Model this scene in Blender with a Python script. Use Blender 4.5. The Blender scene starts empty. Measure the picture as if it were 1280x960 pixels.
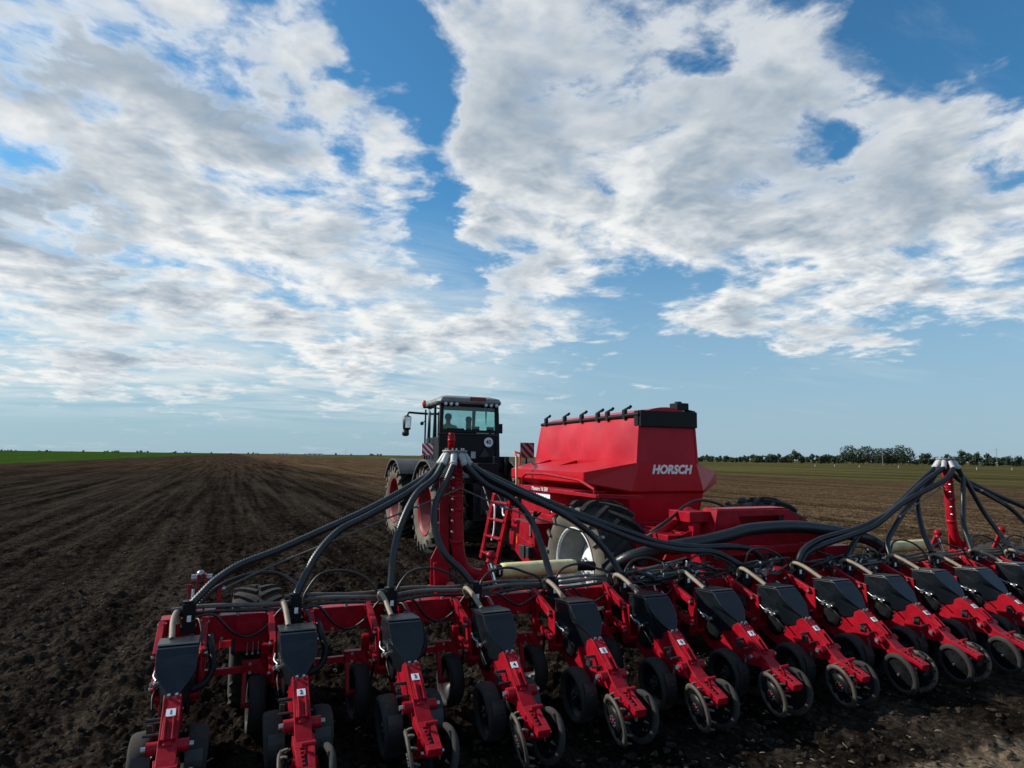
import bpy, bmesh, math, random
import numpy as np
from mathutils import Vector, Matrix, Euler
R = math.radians
random.seed(11)
RNG = np.random.default_rng(5)
SC = bpy.context.scene
COL = SC.collection

# ---------------------------------------------------------------- camera
cam_d = bpy.data.cameras.new('camera'); cam = bpy.data.objects.new('camera', cam_d); COL.objects.link(cam)
cam_d.sensor_fit = 'HORIZONTAL'; cam_d.sensor_width = 36; cam_d.lens = 814.74 / 1280 * 36
cam_d.clip_start = 0.05; cam_d.clip_end = 30000
_p, _y, _r = R(6.3647), R(23.0547), R(0.7152)
_f = Vector((math.sin(_y) * math.cos(_p), math.cos(_y) * math.cos(_p), math.sin(_p)))
_x = Vector((math.cos(_y), -math.sin(_y), 0)); _u = _x.cross(_f)
_x2 = _x * math.cos(_r) + _u * math.sin(_r); _u2 = _u * math.cos(_r) - _x * math.sin(_r)
cam.matrix_world = Matrix(((_x2.x, _u2.x, -_f.x, 0), (_x2.y, _u2.y, -_f.y, 0), (_x2.z, _u2.z, -_f.z, 2.0), (0, 0, 0, 1)))
SC.camera = cam

# ---------------------------------------------------------------- sun and sky
SUN_AZ, SUN_EL = R(-56), R(32)            # azimuth from +Y, clockwise positive
TO_SUN = Vector((math.sin(SUN_AZ) * math.cos(SUN_EL), math.cos(SUN_AZ) * math.cos(SUN_EL), math.sin(SUN_EL)))
sun_d = bpy.data.lights.new('sun', 'SUN'); sun = bpy.data.objects.new('sun', sun_d); COL.objects.link(sun)
sun_d.energy = 5.0; sun_d.angle = R(0.6); sun_d.color = (1.0, 0.93, 0.84)
sun.rotation_euler = TO_SUN.to_track_quat('Z', 'Y').to_euler()
SC.view_settings.view_transform = 'Standard'; SC.view_settings.look = 'None'
SC.view_settings.exposure = 0.0; SC.view_settings.gamma = 1.0; SC.view_settings.use_curve_mapping = False

class NT:
    """small helper for building node trees"""
    def __init__(s, tree): s.t = tree; s.n = tree.nodes; s.l = tree.links
    def new(s, typ, **kw):
        n = s.n.new(typ)
        for k, v in kw.items(): setattr(n, k, v)
        return n
    def put(s, sock, v):
        if isinstance(v, bpy.types.NodeSocket): s.l.new(v, sock)
        elif v is not None: sock.default_value = v
    def math(s, op, a, b=None, c=None, clamp=False):
        n = s.new('ShaderNodeMath', operation=op, use_clamp=clamp)
        s.put(n.inputs[0], a)
        if b is not None: s.put(n.inputs[1], b)
        if c is not None: s.put(n.inputs[2], c)
        return n.outputs[0]
    def vec(s, op, a, b=None, scale=None):
        n = s.new('ShaderNodeVectorMath', operation=op)
        s.put(n.inputs[0], a)
        if b is not None: s.put(n.inputs[1], b)
        if scale is not None: s.put(n.inputs['Scale'], scale)
        return n.outputs['Value'] if op in ('LENGTH', 'DOT_PRODUCT') else n.outputs[0]
    def rng(s, v, a, b, c=0.0, d=1.0, interp='SMOOTHSTEP'):
        n = s.new('ShaderNodeMapRange', interpolation_type=interp)
        for i, q in enumerate((v, a, b, c, d)): s.put(n.inputs[i], q)
        return n.outputs[0]
    def mix(s, f, a, b, blend='MIX'):
        n = s.new('ShaderNodeMix', data_type='RGBA', blend_type=blend)
        s.put(n.inputs[0], f); s.put(n.inputs[6], a); s.put(n.inputs[7], b)
        return n.outputs[2]
    def noise(s, v, scale, detail=4, rough=.55, dist=0.0, dim='3D'):
        n = s.new('ShaderNodeTexNoise', noise_dimensions=dim)
        s.put(n.inputs['Vector'], v); s.put(n.inputs['Scale'], scale); s.put(n.inputs['Detail'], detail)
        s.put(n.inputs['Roughness'], rough); s.put(n.inputs['Distortion'], dist)
        return n.outputs[0]
    def comb(s, x, y, z=0.0):
        n = s.new('ShaderNodeCombineXYZ')
        for i, q in enumerate((x, y, z)): s.put(n.inputs[i], q)
        return n.outputs[0]
    def sep(s, v):
        n = s.new('ShaderNodeSeparateXYZ'); s.put(n.inputs[0], v); return n.outputs
    def bump(s, h, strength=.3, dist=.01, normal=None):
        n = s.new('ShaderNodeBump'); s.put(n.inputs['Strength'], strength); s.put(n.inputs['Distance'], dist); s.put(n.inputs['Height'], h)
        if normal is not None: s.put(n.inputs['Normal'], normal)
        return n.outputs[0]
def rgb(*c): return (c[0], c[1], c[2], 1.0)

# cloud cover of that afternoon: azimuth, elevation, half sizes, tilt (degrees) and how much more (or less) cloud there is
CLOUD_COVER = [(-10.8, 27.0, 17.2, 6.8, 8.0, 0.3), (-13.5, 17.1, 12.3, 6.1, 3.0, 0.26), (1.5, 17.3, 15.9, 7.1, -26.0, 0.3), (7.0, 26.1, 7.3, 5.0, -11.0, 0.22), (22.7, 30.8, 14.1, 11.1, 1.0, 0.26), (34.5, 28.7, 16.4, 10.0, -4.0, 0.3), (45.1, 20.9, 20.5, 8.7, 1.0, 0.32), (57.4, 16.7, 9.8, 6.3, 7.0, 0.3), (26.5, 16.8, 9.3, 7.5, -0.0, 0.28), (17.0, 24.2, 6.5, 2.9, 12.0, 0.2), (47.2, 10.0, 7.7, 3.2, -4.0, 0.24), (44.2, 13.4, 5.6, 2.3, -4.0, 0.2), (-0.1, 12.0, 19.9, 3.9, -3.0, 0.18), (-9.2, 6.2, 10.2, 3.6, 5.0, 0.16), (17.3, 9.1, 14.0, 3.1, -3.0, 0.16), (-1.4, 33.1, 8.8, 2.1, 8.0, 0.2), (48.5, 28.5, 8.0, 4.4, -11.0, 0.2), (56.3, 24.7, 5.9, 3.2, -13.0, 0.16), (59.6, 29.2, 9.8, 3.8, -7.0, -0.42), (13.8, 31.0, 4.2, 8.0, 33.0, -0.4), (10.1, 34.2, 3.6, 2.7, 7.0, -0.4), (17.0, 21.3, 4.0, 5.9, 12.0, -0.36), (40.2, 32.3, 4.4, 1.5, -1.0, -0.3), (45.0, 25.4, 3.4, 1.1, -18.0, -0.30), (-11.6, 23.6, 4.5, 1.5, 2.0, -0.30), (-11.0, 5.4, 4.0, 1.6, 0.0, 0.26), (47.0, 8.6, 6.0, 1.6, -3.0, 0.22), (46.0, 11.5, 7.0, 2.0, -3.0, 0.16), (20.0, 11.0, 9.0, 2.0, -8.0, 0.12), (61.3, 21.3, 3.3, 3.1, -14.0, -0.34), (34.3, 14.3, 8.3, 2.7, -2.0, -0.36), (27.3, 9.2, 14.1, 2.1, 0.0, -0.2), (52.7, 7.1, 16.1, 3.7, -3.0, -0.28), (43.9, 3.6, 24.4, 4.6, -1.0, -0.35), (17.1, 18.0, 2.2, 4.7, 12.0, -0.3), (48.6, 16.2, 3.6, 1.1, -7.0, -0.3), (8.4, 25.1, 2.1, 2.4, 24.0, -0.3), (4.9, 12.5, 7.8, 1.2, -0.0, -0.3), (-2.5, 2.3, 18.8, 1.9, 2.0, -0.3)]

CLOUD_BELLY = [[-11.9, 28.0, 12.9, 3.6, 11.9, 0.9], [-1.0, 27.2, 7.3, 3.5, -2.8, 0.5], [-13.0, 17.5, 7.2, 3.3, 3.5, 0.8], [-0.9, 25.2, 6.1, 2.4, -3.8, 0.6], [-8.7, 13.1, 5.7, 1.3, -11.9, 0.8], [22.9, 15.8, 4.3, 4.1, 0.7, 0.6], [24.2, 30.2, 8.9, 4.7, 0.1, 0.25], [42.7, 27.8, 8.0, 3.5, -7.7, 0.35], [48.2, 21.1, 12.1, 3.6, -8.1, 0.35], [10.1, 18.2, 6.0, 3.4, -29.7, 0.45], [58.5, 19.8, 4.5, 2.7, -12.0, 0.3], [-7.1, 6.4, 4.8, 1.3, 4.5, 0.4]]

def build_sky():
    w = bpy.data.worlds.new('World'); SC.world = w; w.use_nodes = True
    t = NT(w.node_tree); t.n.clear()
    out = t.new('ShaderNodeOutputWorld'); bg = t.new('ShaderNodeBackground')
    STR = 0.10
    bg.inputs[1].default_value = STR
    sky = t.new('ShaderNodeTexSky', sky_type='NISHITA'); sky.sun_disc = False
    sky.sun_elevation = SUN_EL; sky.sun_rotation = SUN_AZ; sky.altitude = 100
    sky.air_density = 1.0; sky.dust_density = 0.6; sky.ozone_density = 2.2
    tc = t.new('ShaderNodeTexCoord'); d = tc.outputs['Generated']
    x, y, z = t.sep(d)
    zc = t.math('MAXIMUM', z, 0.0)
    den = t.math('ADD', zc, 0.15)
    p = t.comb(t.math('DIVIDE', x, den), t.math('DIVIDE', y, den), 0.37)
    az = t.math('MULTIPLY', t.math('ARCTAN2', x, y), 180 / math.pi)
    el = t.math('MULTIPLY', t.math('ARCSINE', z), 180 / math.pi)
    wob = t.noise(p, 2.2, 5, .65)                       # ragged edges for the big masses
    wob2 = t.noise(t.vec('ADD', p, (7.3, 2.1, 4.0)), 2.2, 5, .65)
    az2 = t.math('ADD', az, t.math('MULTIPLY', t.math('SUBTRACT', wob, .5), 20.0))
    el2 = t.math('ADD', el, t.math('MULTIPLY', t.math('SUBTRACT', wob2, .5), 11.0))
    ae = t.comb(az2, el2, 0.0)
    cov = None
    for (a, e, sx, sy, rot, wt) in CLOUD_COVER:
        m = t.new('ShaderNodeMapping', vector_type='TEXTURE')
        t.put(m.inputs[0], ae); m.inputs[1].default_value = (a, e, 0); m.inputs[2].default_value = (0, 0, R(rot)); m.inputs[3].default_value = (sx * 1.25, sy * 1.25, 1)
        g = t.rng(t.vec('LENGTH', m.outputs[0]), 0.0, 1.4, 1.0, 0.0)
        cov = t.math('MULTIPLY_ADD', g, wt, cov if cov is not None else 0.0)
    cov = t.math('MULTIPLY', t.math('MINIMUM', cov, 0.36), 0.58)
    # two layers of billow
    warp = t.new('ShaderNodeTexNoise'); t.put(warp.inputs['Vector'], p); warp.inputs['Scale'].default_value = 2.2; warp.inputs['Detail'].default_value = 3
    pw = t.vec('ADD', p, t.vec('SCALE', t.vec('SUBTRACT', warp.outputs['Color'], (.5, .5, .5)), scale=0.22))
    def field(q, det):
        a = t.noise(q, 2.3, det, .60)
        b = t.noise(t.vec('ADD', q, (3.1, 9.2, 1.0)), 6.5, det - 2, .6)
        return t.math('ADD', t.math('MULTIPLY', a, 1.05), t.math('MULTIPLY_ADD', b, .62, -.335))
    f0 = field(pw, 11)
    sd = Vector((TO_SUN.x, TO_SUN.y, 0)).normalized()
    f1 = field(t.vec('ADD', pw, (sd.x * .07, sd.y * .07, 0.02)), 5)
    raw = t.math('ADD', f0, cov)
    dens = t.rng(raw, 0.475, 0.74, 0, 1)
    thick = t.rng(t.math('ADD', t.math('MULTIPLY', t.math('ADD', f1, f0), .5), cov), 0.60, 0.96, 0, 1)
    edge = t.rng(t.math('SUBTRACT', f0, f1), -0.13, 0.13, 0, 1, 'LINEAR')      # side turned to the sun
    lum = t.math('ADD', t.math('MULTIPLY', t.math('SUBTRACT', 1.0, thick), .62), t.math('MULTIPLY', edge, .5), clamp=True)
    # heavier, greyer bellies
    sh = t.math('MULTIPLY', t.rng(t.noise(t.vec('ADD', p, (5.0, 1.7, 2.0)), .95, 3, .5), .46, .70), .55)
    for (a, e, sx, sy, rot, wt) in CLOUD_BELLY:
        m = t.new('ShaderNodeMapping', vector_type='TEXTURE')
        t.put(m.inputs[0], ae); m.inputs[1].default_value = (a, e, 0); m.inputs[2].default_value = (0, 0, R(rot)); m.inputs[3].default_value = (sx * 1.2, sy * 1.2, 1)
        sh = t.math('MULTIPLY_ADD', t.rng(t.vec('LENGTH', m.outputs[0]), 0.1, 1.3, 1.0, 0.0), wt, sh)
    sh = t.math('MULTIPLY', sh, t.rng(dens, .55, 1.0, .0, 1.0), clamp=True)
    lum = t.math('MULTIPLY', lum, t.math('SUBTRACT', 1.0, t.math('MULTIPLY', sh, .72)))
    c_hi = rgb(.93 / STR, .94 / STR, .93 / STR); c_lo = rgb(.27 / STR, .36 / STR, .46 / STR)
    ccol = t.mix(lum, c_lo, c_hi)
    # thin high streaks
    ps = t.vec('MULTIPLY', p, (0.55, 1.6, 1.0))
    ci = t.rng(t.noise(ps, 1.4, 9, .66, .5), .50, .82, 0, .42)
    base = t.mix(1.0, sky.outputs[0], rgb(.52, 1.16, 1.40), 'MULTIPLY')
    base = t.mix(t.rng(el, 0.0, 24.0, .88, 0.0), base, rgb(.36 / STR, .485 / STR, .59 / STR))
    s1 = t.mix(t.math('MULTIPLY', ci, t.rng(el, 1.5, 9, 0, 1)), base, rgb(.66 / STR, .74 / STR, .78 / STR))
    veil = t.math('MULTIPLY', t.rng(t.noise(t.vec('MULTIPLY', p, (.5, 1.3, 1.0)), 2.4, 8, .62, .4), .34, .66), t.rng(az, 32, 12))
    veil = t.math('MULTIPLY', t.math('MULTIPLY', veil, t.rng(el, 1.5, 5.0)), t.rng(el, 22, 12, 0, .85))
    s1 = t.mix(veil, s1, rgb(.72 / STR, .79 / STR, .81 / STR))
    low = t.rng(el, 0.8, 6.0, .15, 1.0)
    s2 = t.mix(t.math('MULTIPLY', dens, low), s1, ccol)
    w.cycles.sampling_method = 'MANUAL'; w.cycles.sample_map_resolution = 256
    t.l.new(s2, bg.inputs[0]); t.l.new(bg.outputs[0], out.inputs[0])
build_sky()

# ---------------------------------------------------------------- mesh builder
V = Vector
def basis(d, up=None):
    d = V(d).normalized(); up = V(up) if up is not None else V((0, 0, 1))
    if abs(d.dot(up.normalized())) > .985: up = V((0, 1, 0)) if abs(d.y) < .9 else V((1, 0, 0))
    s = d.cross(up).normalized(); return d, s, s.cross(d).normalized()
def smooth_path(pts, n=8):
    P = [V(p) for p in pts]
    if len(P) < 3: return P
    Q = [P[0] * 2 - P[1]] + P + [P[-1] * 2 - P[-2]]; out = []
    for i in range(1, len(Q) - 2):
        a, b, c, d = Q[i - 1:i + 3]
        for k in range(n):
            t = k / n
            out.append(.5 * ((2 * b) + (c - a) * t + (2 * a - 5 * b + 4 * c - d) * t * t + (3 * b - a - 3 * c + d) * t ** 3))
    out.append(P[-1]); return out
def resample(P, step):
    out = [P[0]]; acc = 0
    for a, b in zip(P, P[1:]):
        L = (b - a).length; s = step - acc
        while s <= L and L > 0:
            out.append(a.lerp(b, s / L)); s += step
        acc = L - (s - step)
    if (out[-1] - P[-1]).length > step * .3: out.append(P[-1])
    return out
ORG = {}
class MB:
    def __init__(s): s.v = []; s.f = []; s.m = []; s.sm = []
    def add(s, vs, fs, mi=0, smooth=False):
        b = len(s.v); s.v += [tuple(q) for q in vs]
        for f in fs: s.f.append(tuple(b + i for i in f)); s.m.append(mi); s.sm.append(smooth)
    def poly(s, pts, mi=0): s.add(pts, [tuple(range(len(pts)))], mi)
    def box(s, c, size, mi=0, rot=None):
        c = V(c); h = V(size) * .5; vs = []
        for x in (-1, 1):
            for y in (-1, 1):
                for z in (-1, 1):
                    q = V((x * h.x, y * h.y, z * h.z)); vs.append(c + (rot @ q if rot is not None else q))
        s.add(vs, [(0, 1, 3, 2), (4, 6, 7, 5), (0, 4, 5, 1), (2, 3, 7, 6), (0, 2, 6, 4), (1, 5, 7, 3)], mi)
    def bar(s, a, b, w, h, mi=0, up=None, w2=None, h2=None):
        a, b = V(a), V(b); d, e, u = basis(b - a, up); w2 = w if w2 is None else w2; h2 = h if h2 is None else h2
        vs = []
        for p, ww, hh in ((a, w, h), (b, w2, h2)):
            for x, y in ((-1, -1), (1, -1), (1, 1), (-1, 1)): vs.append(p + e * (x * ww / 2) + u * (y * hh / 2))
        s.add(vs, [(3, 2, 1, 0), (4, 5, 6, 7), (0, 1, 5, 4), (1, 2, 6, 5), (2, 3, 7, 6), (3, 0, 4, 7)], mi)
    def tube(s, pts, r, n=10, mi=0, sub=0, corr=None, cap=True):
        P = smooth_path(pts, sub) if sub else [V(p) for p in pts]
        rad = None
        if corr:
            P = resample(P, corr[0] / 2); rad = [r + (corr[1] if i % 2 else 0) for i in range(len(P))]
        if not corr:
            if isinstance(r, (list, tuple)):
                rad = [float(q) for q in np.interp(np.linspace(0, 1, len(P)), np.linspace(0, 1, len(r)), r)]
            else: rad = [r] * len(P)
        u = None; vs = []; fs = []
        for i, p in enumerate(P):
            d = (P[min(i + 1, len(P) - 1)] - P[max(i - 1, 0)]).normalized()
            if u is None: u = basis(d)[2]
            u = (u - d * u.dot(d)); u = u.normalized() if u.length > 1e-6 else basis(d)[2]
            e = d.cross(u)
            for k in range(n):
                a = 2 * math.pi * k / n; vs.append(p + (u * math.cos(a) + e * math.sin(a)) * rad[i])
        for i in range(len(P) - 1):
            for k in range(n):
                k2 = (k + 1) % n; fs.append((i * n + k, i * n + k2, (i + 1) * n + k2, (i + 1) * n + k))
        s.add(vs, fs, mi, True)
        if cap:
            s.add(vs[:n], [tuple(range(n - 1, -1, -1))], mi); s.add(vs[-n:], [tuple(range(n))], mi)
    def cyl(s, a, b, r, r2=None, n=16, mi=0): s.tube([a, b], [r, r if r2 is None else r2], n, mi)
    def lathe(s, c, axis, prof, n=24, mi=0, up=None, smooth=True, close=False, cap=False):
        c = V(c); d, e, u = basis(axis, up); vs = []; fs = []
        for (h, r) in prof:
            for k in range(n):
                a = 2 * math.pi * k / n; vs.append(c + d * h + (e * math.cos(a) + u * math.sin(a)) * r)
        m = len(prof)
        for i in range(m if close else m - 1):
            j = (i + 1) % m
            for k in range(n):
                k2 = (k + 1) % n; fs.append((i * n + k, i * n + k2, j * n + k2, j * n + k))
        s.add(vs, fs, mi, smooth)
        if cap:
            if prof[0][1] > 1e-4: s.add(vs[:n], [tuple(range(n - 1, -1, -1))], mi)
            if prof[-1][1] > 1e-4: s.add(vs[-n:], [tuple(range(n))], mi)
    def prism(s, pts, ext, mi=0):
        pts = [V(p) for p in pts]; e = V(ext); n = len(pts)
        s.add(pts + [p + e for p in pts], [tuple(range(n - 1, -1, -1)), tuple(range(n, 2 * n))] + [(i, (i + 1) % n, n + (i + 1) % n, n + i) for i in range(n)], mi)
    def ball(s, c, r, n=12, mi=0, sq=(1, 1, 1)):
        m = n // 2 + 1; vs = []; fs = []; c = V(c)
        for i in range(m):
            t = math.pi * i / (m - 1)
            for k in range(n):
                a = 2 * math.pi * k / n
                vs.append(c + V((sq[0] * r * math.sin(t) * math.cos(a), sq[1] * r * math.sin(t) * math.sin(a), sq[2] * r * math.cos(t))))
        for i in range(m - 1):
            for k in range(n): fs.append((i * n + k, (i + 1) * n + k, (i + 1) * n + (k + 1) % n, i * n + (k + 1) % n))
        s.add(vs, fs, mi, True)
    def text(s, body, size, mat, mi=0, extrude=.002, shear=0.0, bold=0.0, space=1.0):
        c = bpy.data.curves.new('t', 'FONT'); c.body = body; c.size = size; c.extrude = extrude; c.shear = shear; c.offset = bold
        c.align_x = 'CENTER'; c.align_y = 'CENTER'; c.resolution_u = 3; c.space_character = space
        o = bpy.data.objects.new('t', c); COL.objects.link(o); bpy.context.view_layer.update()
        me = bpy.data.meshes.new_from_object(o.evaluated_get(bpy.context.evaluated_depsgraph_get()))
        s.add([mat @ q.co for q in me.vertices], [tuple(p.vertices) for p in me.polygons], mi)
        bpy.data.objects.remove(o); bpy.data.curves.remove(c); bpy.data.meshes.remove(me)
    def build(s, name, mats, parent=None, org=None, bevel=0, label=None):
        if org is None: org = ORG[parent.name] if parent is not None else V((0, 0, 0))
        org = V(org); me = bpy.data.meshes.new(name)
        me.from_pydata([(a - org.x, b - org.y, c - org.z) for a, b, c in s.v], [], s.f)
        me.polygons.foreach_set('material_index', s.m); me.polygons.foreach_set('use_smooth', s.sm)
        for q in (mats if isinstance(mats, (list, tuple)) else [mats]): me.materials.append(q)
        me.update()
        o = bpy.data.objects.new(name, me); COL.objects.link(o)
        ORG[o.name] = org
        if parent is not None: o.parent = parent; o.location = org - ORG[parent.name]
        else: o.location = org
        if bevel:
            b = o.modifiers.new('bevel', 'BEVEL'); b.width = bevel; b.segments = 2; b.limit_method = 'ANGLE'; b.angle_limit = R(35)
        if label: o['label'] = label
        return o
def thing(name, label, cat, loc, group=None):
    o = bpy.data.objects.new(name, None); COL.objects.link(o); o.location = loc; o.empty_display_size = .3
    ORG[o.name] = V(loc); o['label'] = label; o['category'] = cat
    if group: o['group'] = group
    return o
def tag(o, label, cat, group=None):
    o['label'] = label; o['category'] = cat
    if group: o['group'] = group
    return o
def kind(o, k): o['kind'] = k; return o
def copy_tree(o, parent, loc):
    c = o.copy(); COL.objects.link(c); c.parent = parent; c.location = loc
    for ch in o.children: copy_tree(ch, c, ch.location)
    return c

# ---------------------------------------------------------------- materials
def new_mat(name):
    m = bpy.data.materials.new(name); m.use_nodes = True; t = NT(m.node_tree)
    return m, t, t.n['Principled BSDF']
def dusty(name, col, rough=.4, dust=.25, metal=0.0, var=.25, bump=.0, dcol=(.13, .095, .065), coat=0.0, scale=6.0, spec=.5, grime=.5):
    """paint, plastic, rubber or metal with uneven tone, dust that settles on faces that look up, and scuffs"""
    m, t, b = new_mat(name); tc = t.new('ShaderNodeTexCoord'); geo = t.new('ShaderNodeNewGeometry')
    oi = t.new('ShaderNodeObjectInfo')                 # every copy gets its own dirt
    co = t.vec('ADD', tc.outputs['Object'], t.vec('SCALE', t.comb(oi.outputs['Random'], oi.outputs['Random'], oi.outputs['Random']), scale=37.0))
    n1 = t.noise(co, scale, 6, .65); n2 = t.noise(co, scale * 7, 5, .7); n3 = t.noise(co, scale * .35, 3, .5)
    base = t.mix(t.rng(n1, .3, .7), rgb(*[c * (1 - var) for c in col]), rgb(*[min(1, c * (1 + var)) for c in col]))
    up = t.rng(t.sep(geo.outputs['Normal'])[2], -.2, 1.0, .25, 1.0)
    f = t.math('MULTIPLY', t.math('MULTIPLY', up, t.rng(t.math('ADD', t.math('MULTIPLY', n1, .5), t.math('MULTIPLY', n2, .5)), .42, .66)), dust * 1.6, clamp=True)
    f2 = t.math('MULTIPLY', t.rng(n3, .5, .72), dust * grime)
    f = t.math('MAXIMUM', f, f2)
    c = t.mix(f, base, rgb(*dcol)); t.put(b.inputs['Base Color'], c)
    t.put(b.inputs['Roughness'], t.math('ADD', t.math('MULTIPLY_ADD', n2, .2, rough - .1), t.math('MULTIPLY', f, .5), clamp=True))
    b.inputs['Metallic'].default_value = metal; b.inputs['Specular IOR Level'].default_value = spec
    if coat: b.inputs['Coat Weight'].default_value = coat; b.inputs['Coat Roughness'].default_value = .12
    if bump: t.put(b.inputs['Normal'], t.bump(n2, bump, .004))
    return m
RED = dusty('red_paint', (.305, .0028, .0135), .38, .11, spec=.18)
RIMRED_SHADED = dusty('dusty_shaded_rim_red', (.16, .008, .011), .5, .35, dcol=(.12, .085, .06))  # dusty red, base darkened to paint the shade inside the wheel dish
RED2 = dusty('red_tank_paint', (.46, .0030, .013), .30, .09, scale=1.3, var=.10, spec=.26)
PINK = dusty('faded_red_tank_plastic', (.47, .016, .032), .40, .07, scale=1.1, var=.20, bump=.05, spec=.2)
BLACK = dusty('black_plastic', (.0065, .0075, .009), .42, .06, scale=5, spec=.2)
HOPB = dusty('blue_black_plastic', (.0045, .0080, .0115), .32, .028, scale=7, bump=.03, spec=.42)
HOSE = dusty('dark_hose', (.009, .012, .015), .38, .11, scale=9, dcol=(.07, .07, .066))
CABLE = dusty('black_cable', (.007, .007, .008), .45, .12)
TAN = dusty('tan_hose', (.24, .19, .13), .55, .3, scale=14, dcol=(.18, .14, .10))
PIPE = dusty('grey_pipe', (.10, .098, .09), .5, .3, scale=8)
RUB = dusty('black_rubber', (.011, .0105, .010), .75, .45, scale=5, bump=.3, dcol=(.05, .041, .031), grime=.8)
RUBD = dusty('dusty_rubber', (.019, .0175, .016), .85, .60, scale=5, bump=.5, dcol=(.060, .050, .038), grime=1.0)
SIDEW = dusty('dusty_sidewall', (.090, .078, .060), .85, .75, scale=4, bump=.4, dcol=(.19, .16, .115), grime=1.1)
STEEL = dusty('zinc_steel', (.42, .43, .43), .34, .35, metal=.85, scale=12)
DIRTST = dusty('soil_worn_steel', (.075, .064, .050), .6, .5, metal=.25, scale=14, dcol=(.13, .10, .07), bump=.2)
CHROME = dusty('chrome_rod', (.62, .64, .66), .12, .05, metal=1.0)
WHITE = dusty('white_sticker', (.90, .90, .90), .5, .12, scale=20)
WPAINT = dusty('white_paint', (.72, .72, .71), .45, .15, scale=3)
INK = dusty('black_ink', (.02, .02, .022), .6, .0)
YEL = dusty('pale_yellow_plastic', (.76, .68, .33), .45, .10, scale=4)
GREY = dusty('grey_paint', (.23, .24, .235), .45, .3, scale=4)
ROOFG = dusty('light_grey_roof', (.42, .43, .42), .4, .2, scale=3)
DGREY = dusty('dark_grey_plastic', (.016, .018, .020), .48, .14, scale=5)
CRED = dusty('signal_red', (.48, .012, .02), .4, .1)
ORANGE = dusty('orange_lens', (.75, .16, .02), .25, .05)
LAMP = dusty('clear_lamp_lens', (.62, .64, .64), .15, .05)
GREEN = dusty('leaf_green_paint', (.16, .30, .03), .4, .2)
FENDER = dusty('dusty_fender', (.070, .072, .070), .5, .3, scale=4, dcol=(.12, .105, .085))
ROOFD = dusty('grey_cab_roof', (.17, .18, .178), .4, .2, scale=3)
BRASS = dusty('yellow_bronze_rail', (.50, .20, .09), .4, .15)
def glass():
    m, t, b = new_mat('tinted_cab_glass'); t.n.remove(b)
    out = t.n['Material Output']; tr = t.new('ShaderNodeBsdfTransparent'); tr.inputs[0].default_value = rgb(.77, .88, .87)
    gl = t.new('ShaderNodeBsdfGlossy'); gl.inputs[0].default_value = rgb(.8, .9, .9); gl.inputs[1].default_value = .03
    fr = t.new('ShaderNodeFresnel'); fr.inputs[0].default_value = 1.5
    mx = t.new('ShaderNodeMixShader'); t.l.new(fr.outputs[0], mx.inputs[0]); t.l.new(tr.outputs[0], mx.inputs[1]); t.l.new(gl.outputs[0], mx.inputs[2])
    t.l.new(mx.outputs[0], out.inputs[0]); return m
GLASS = glass()
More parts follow.
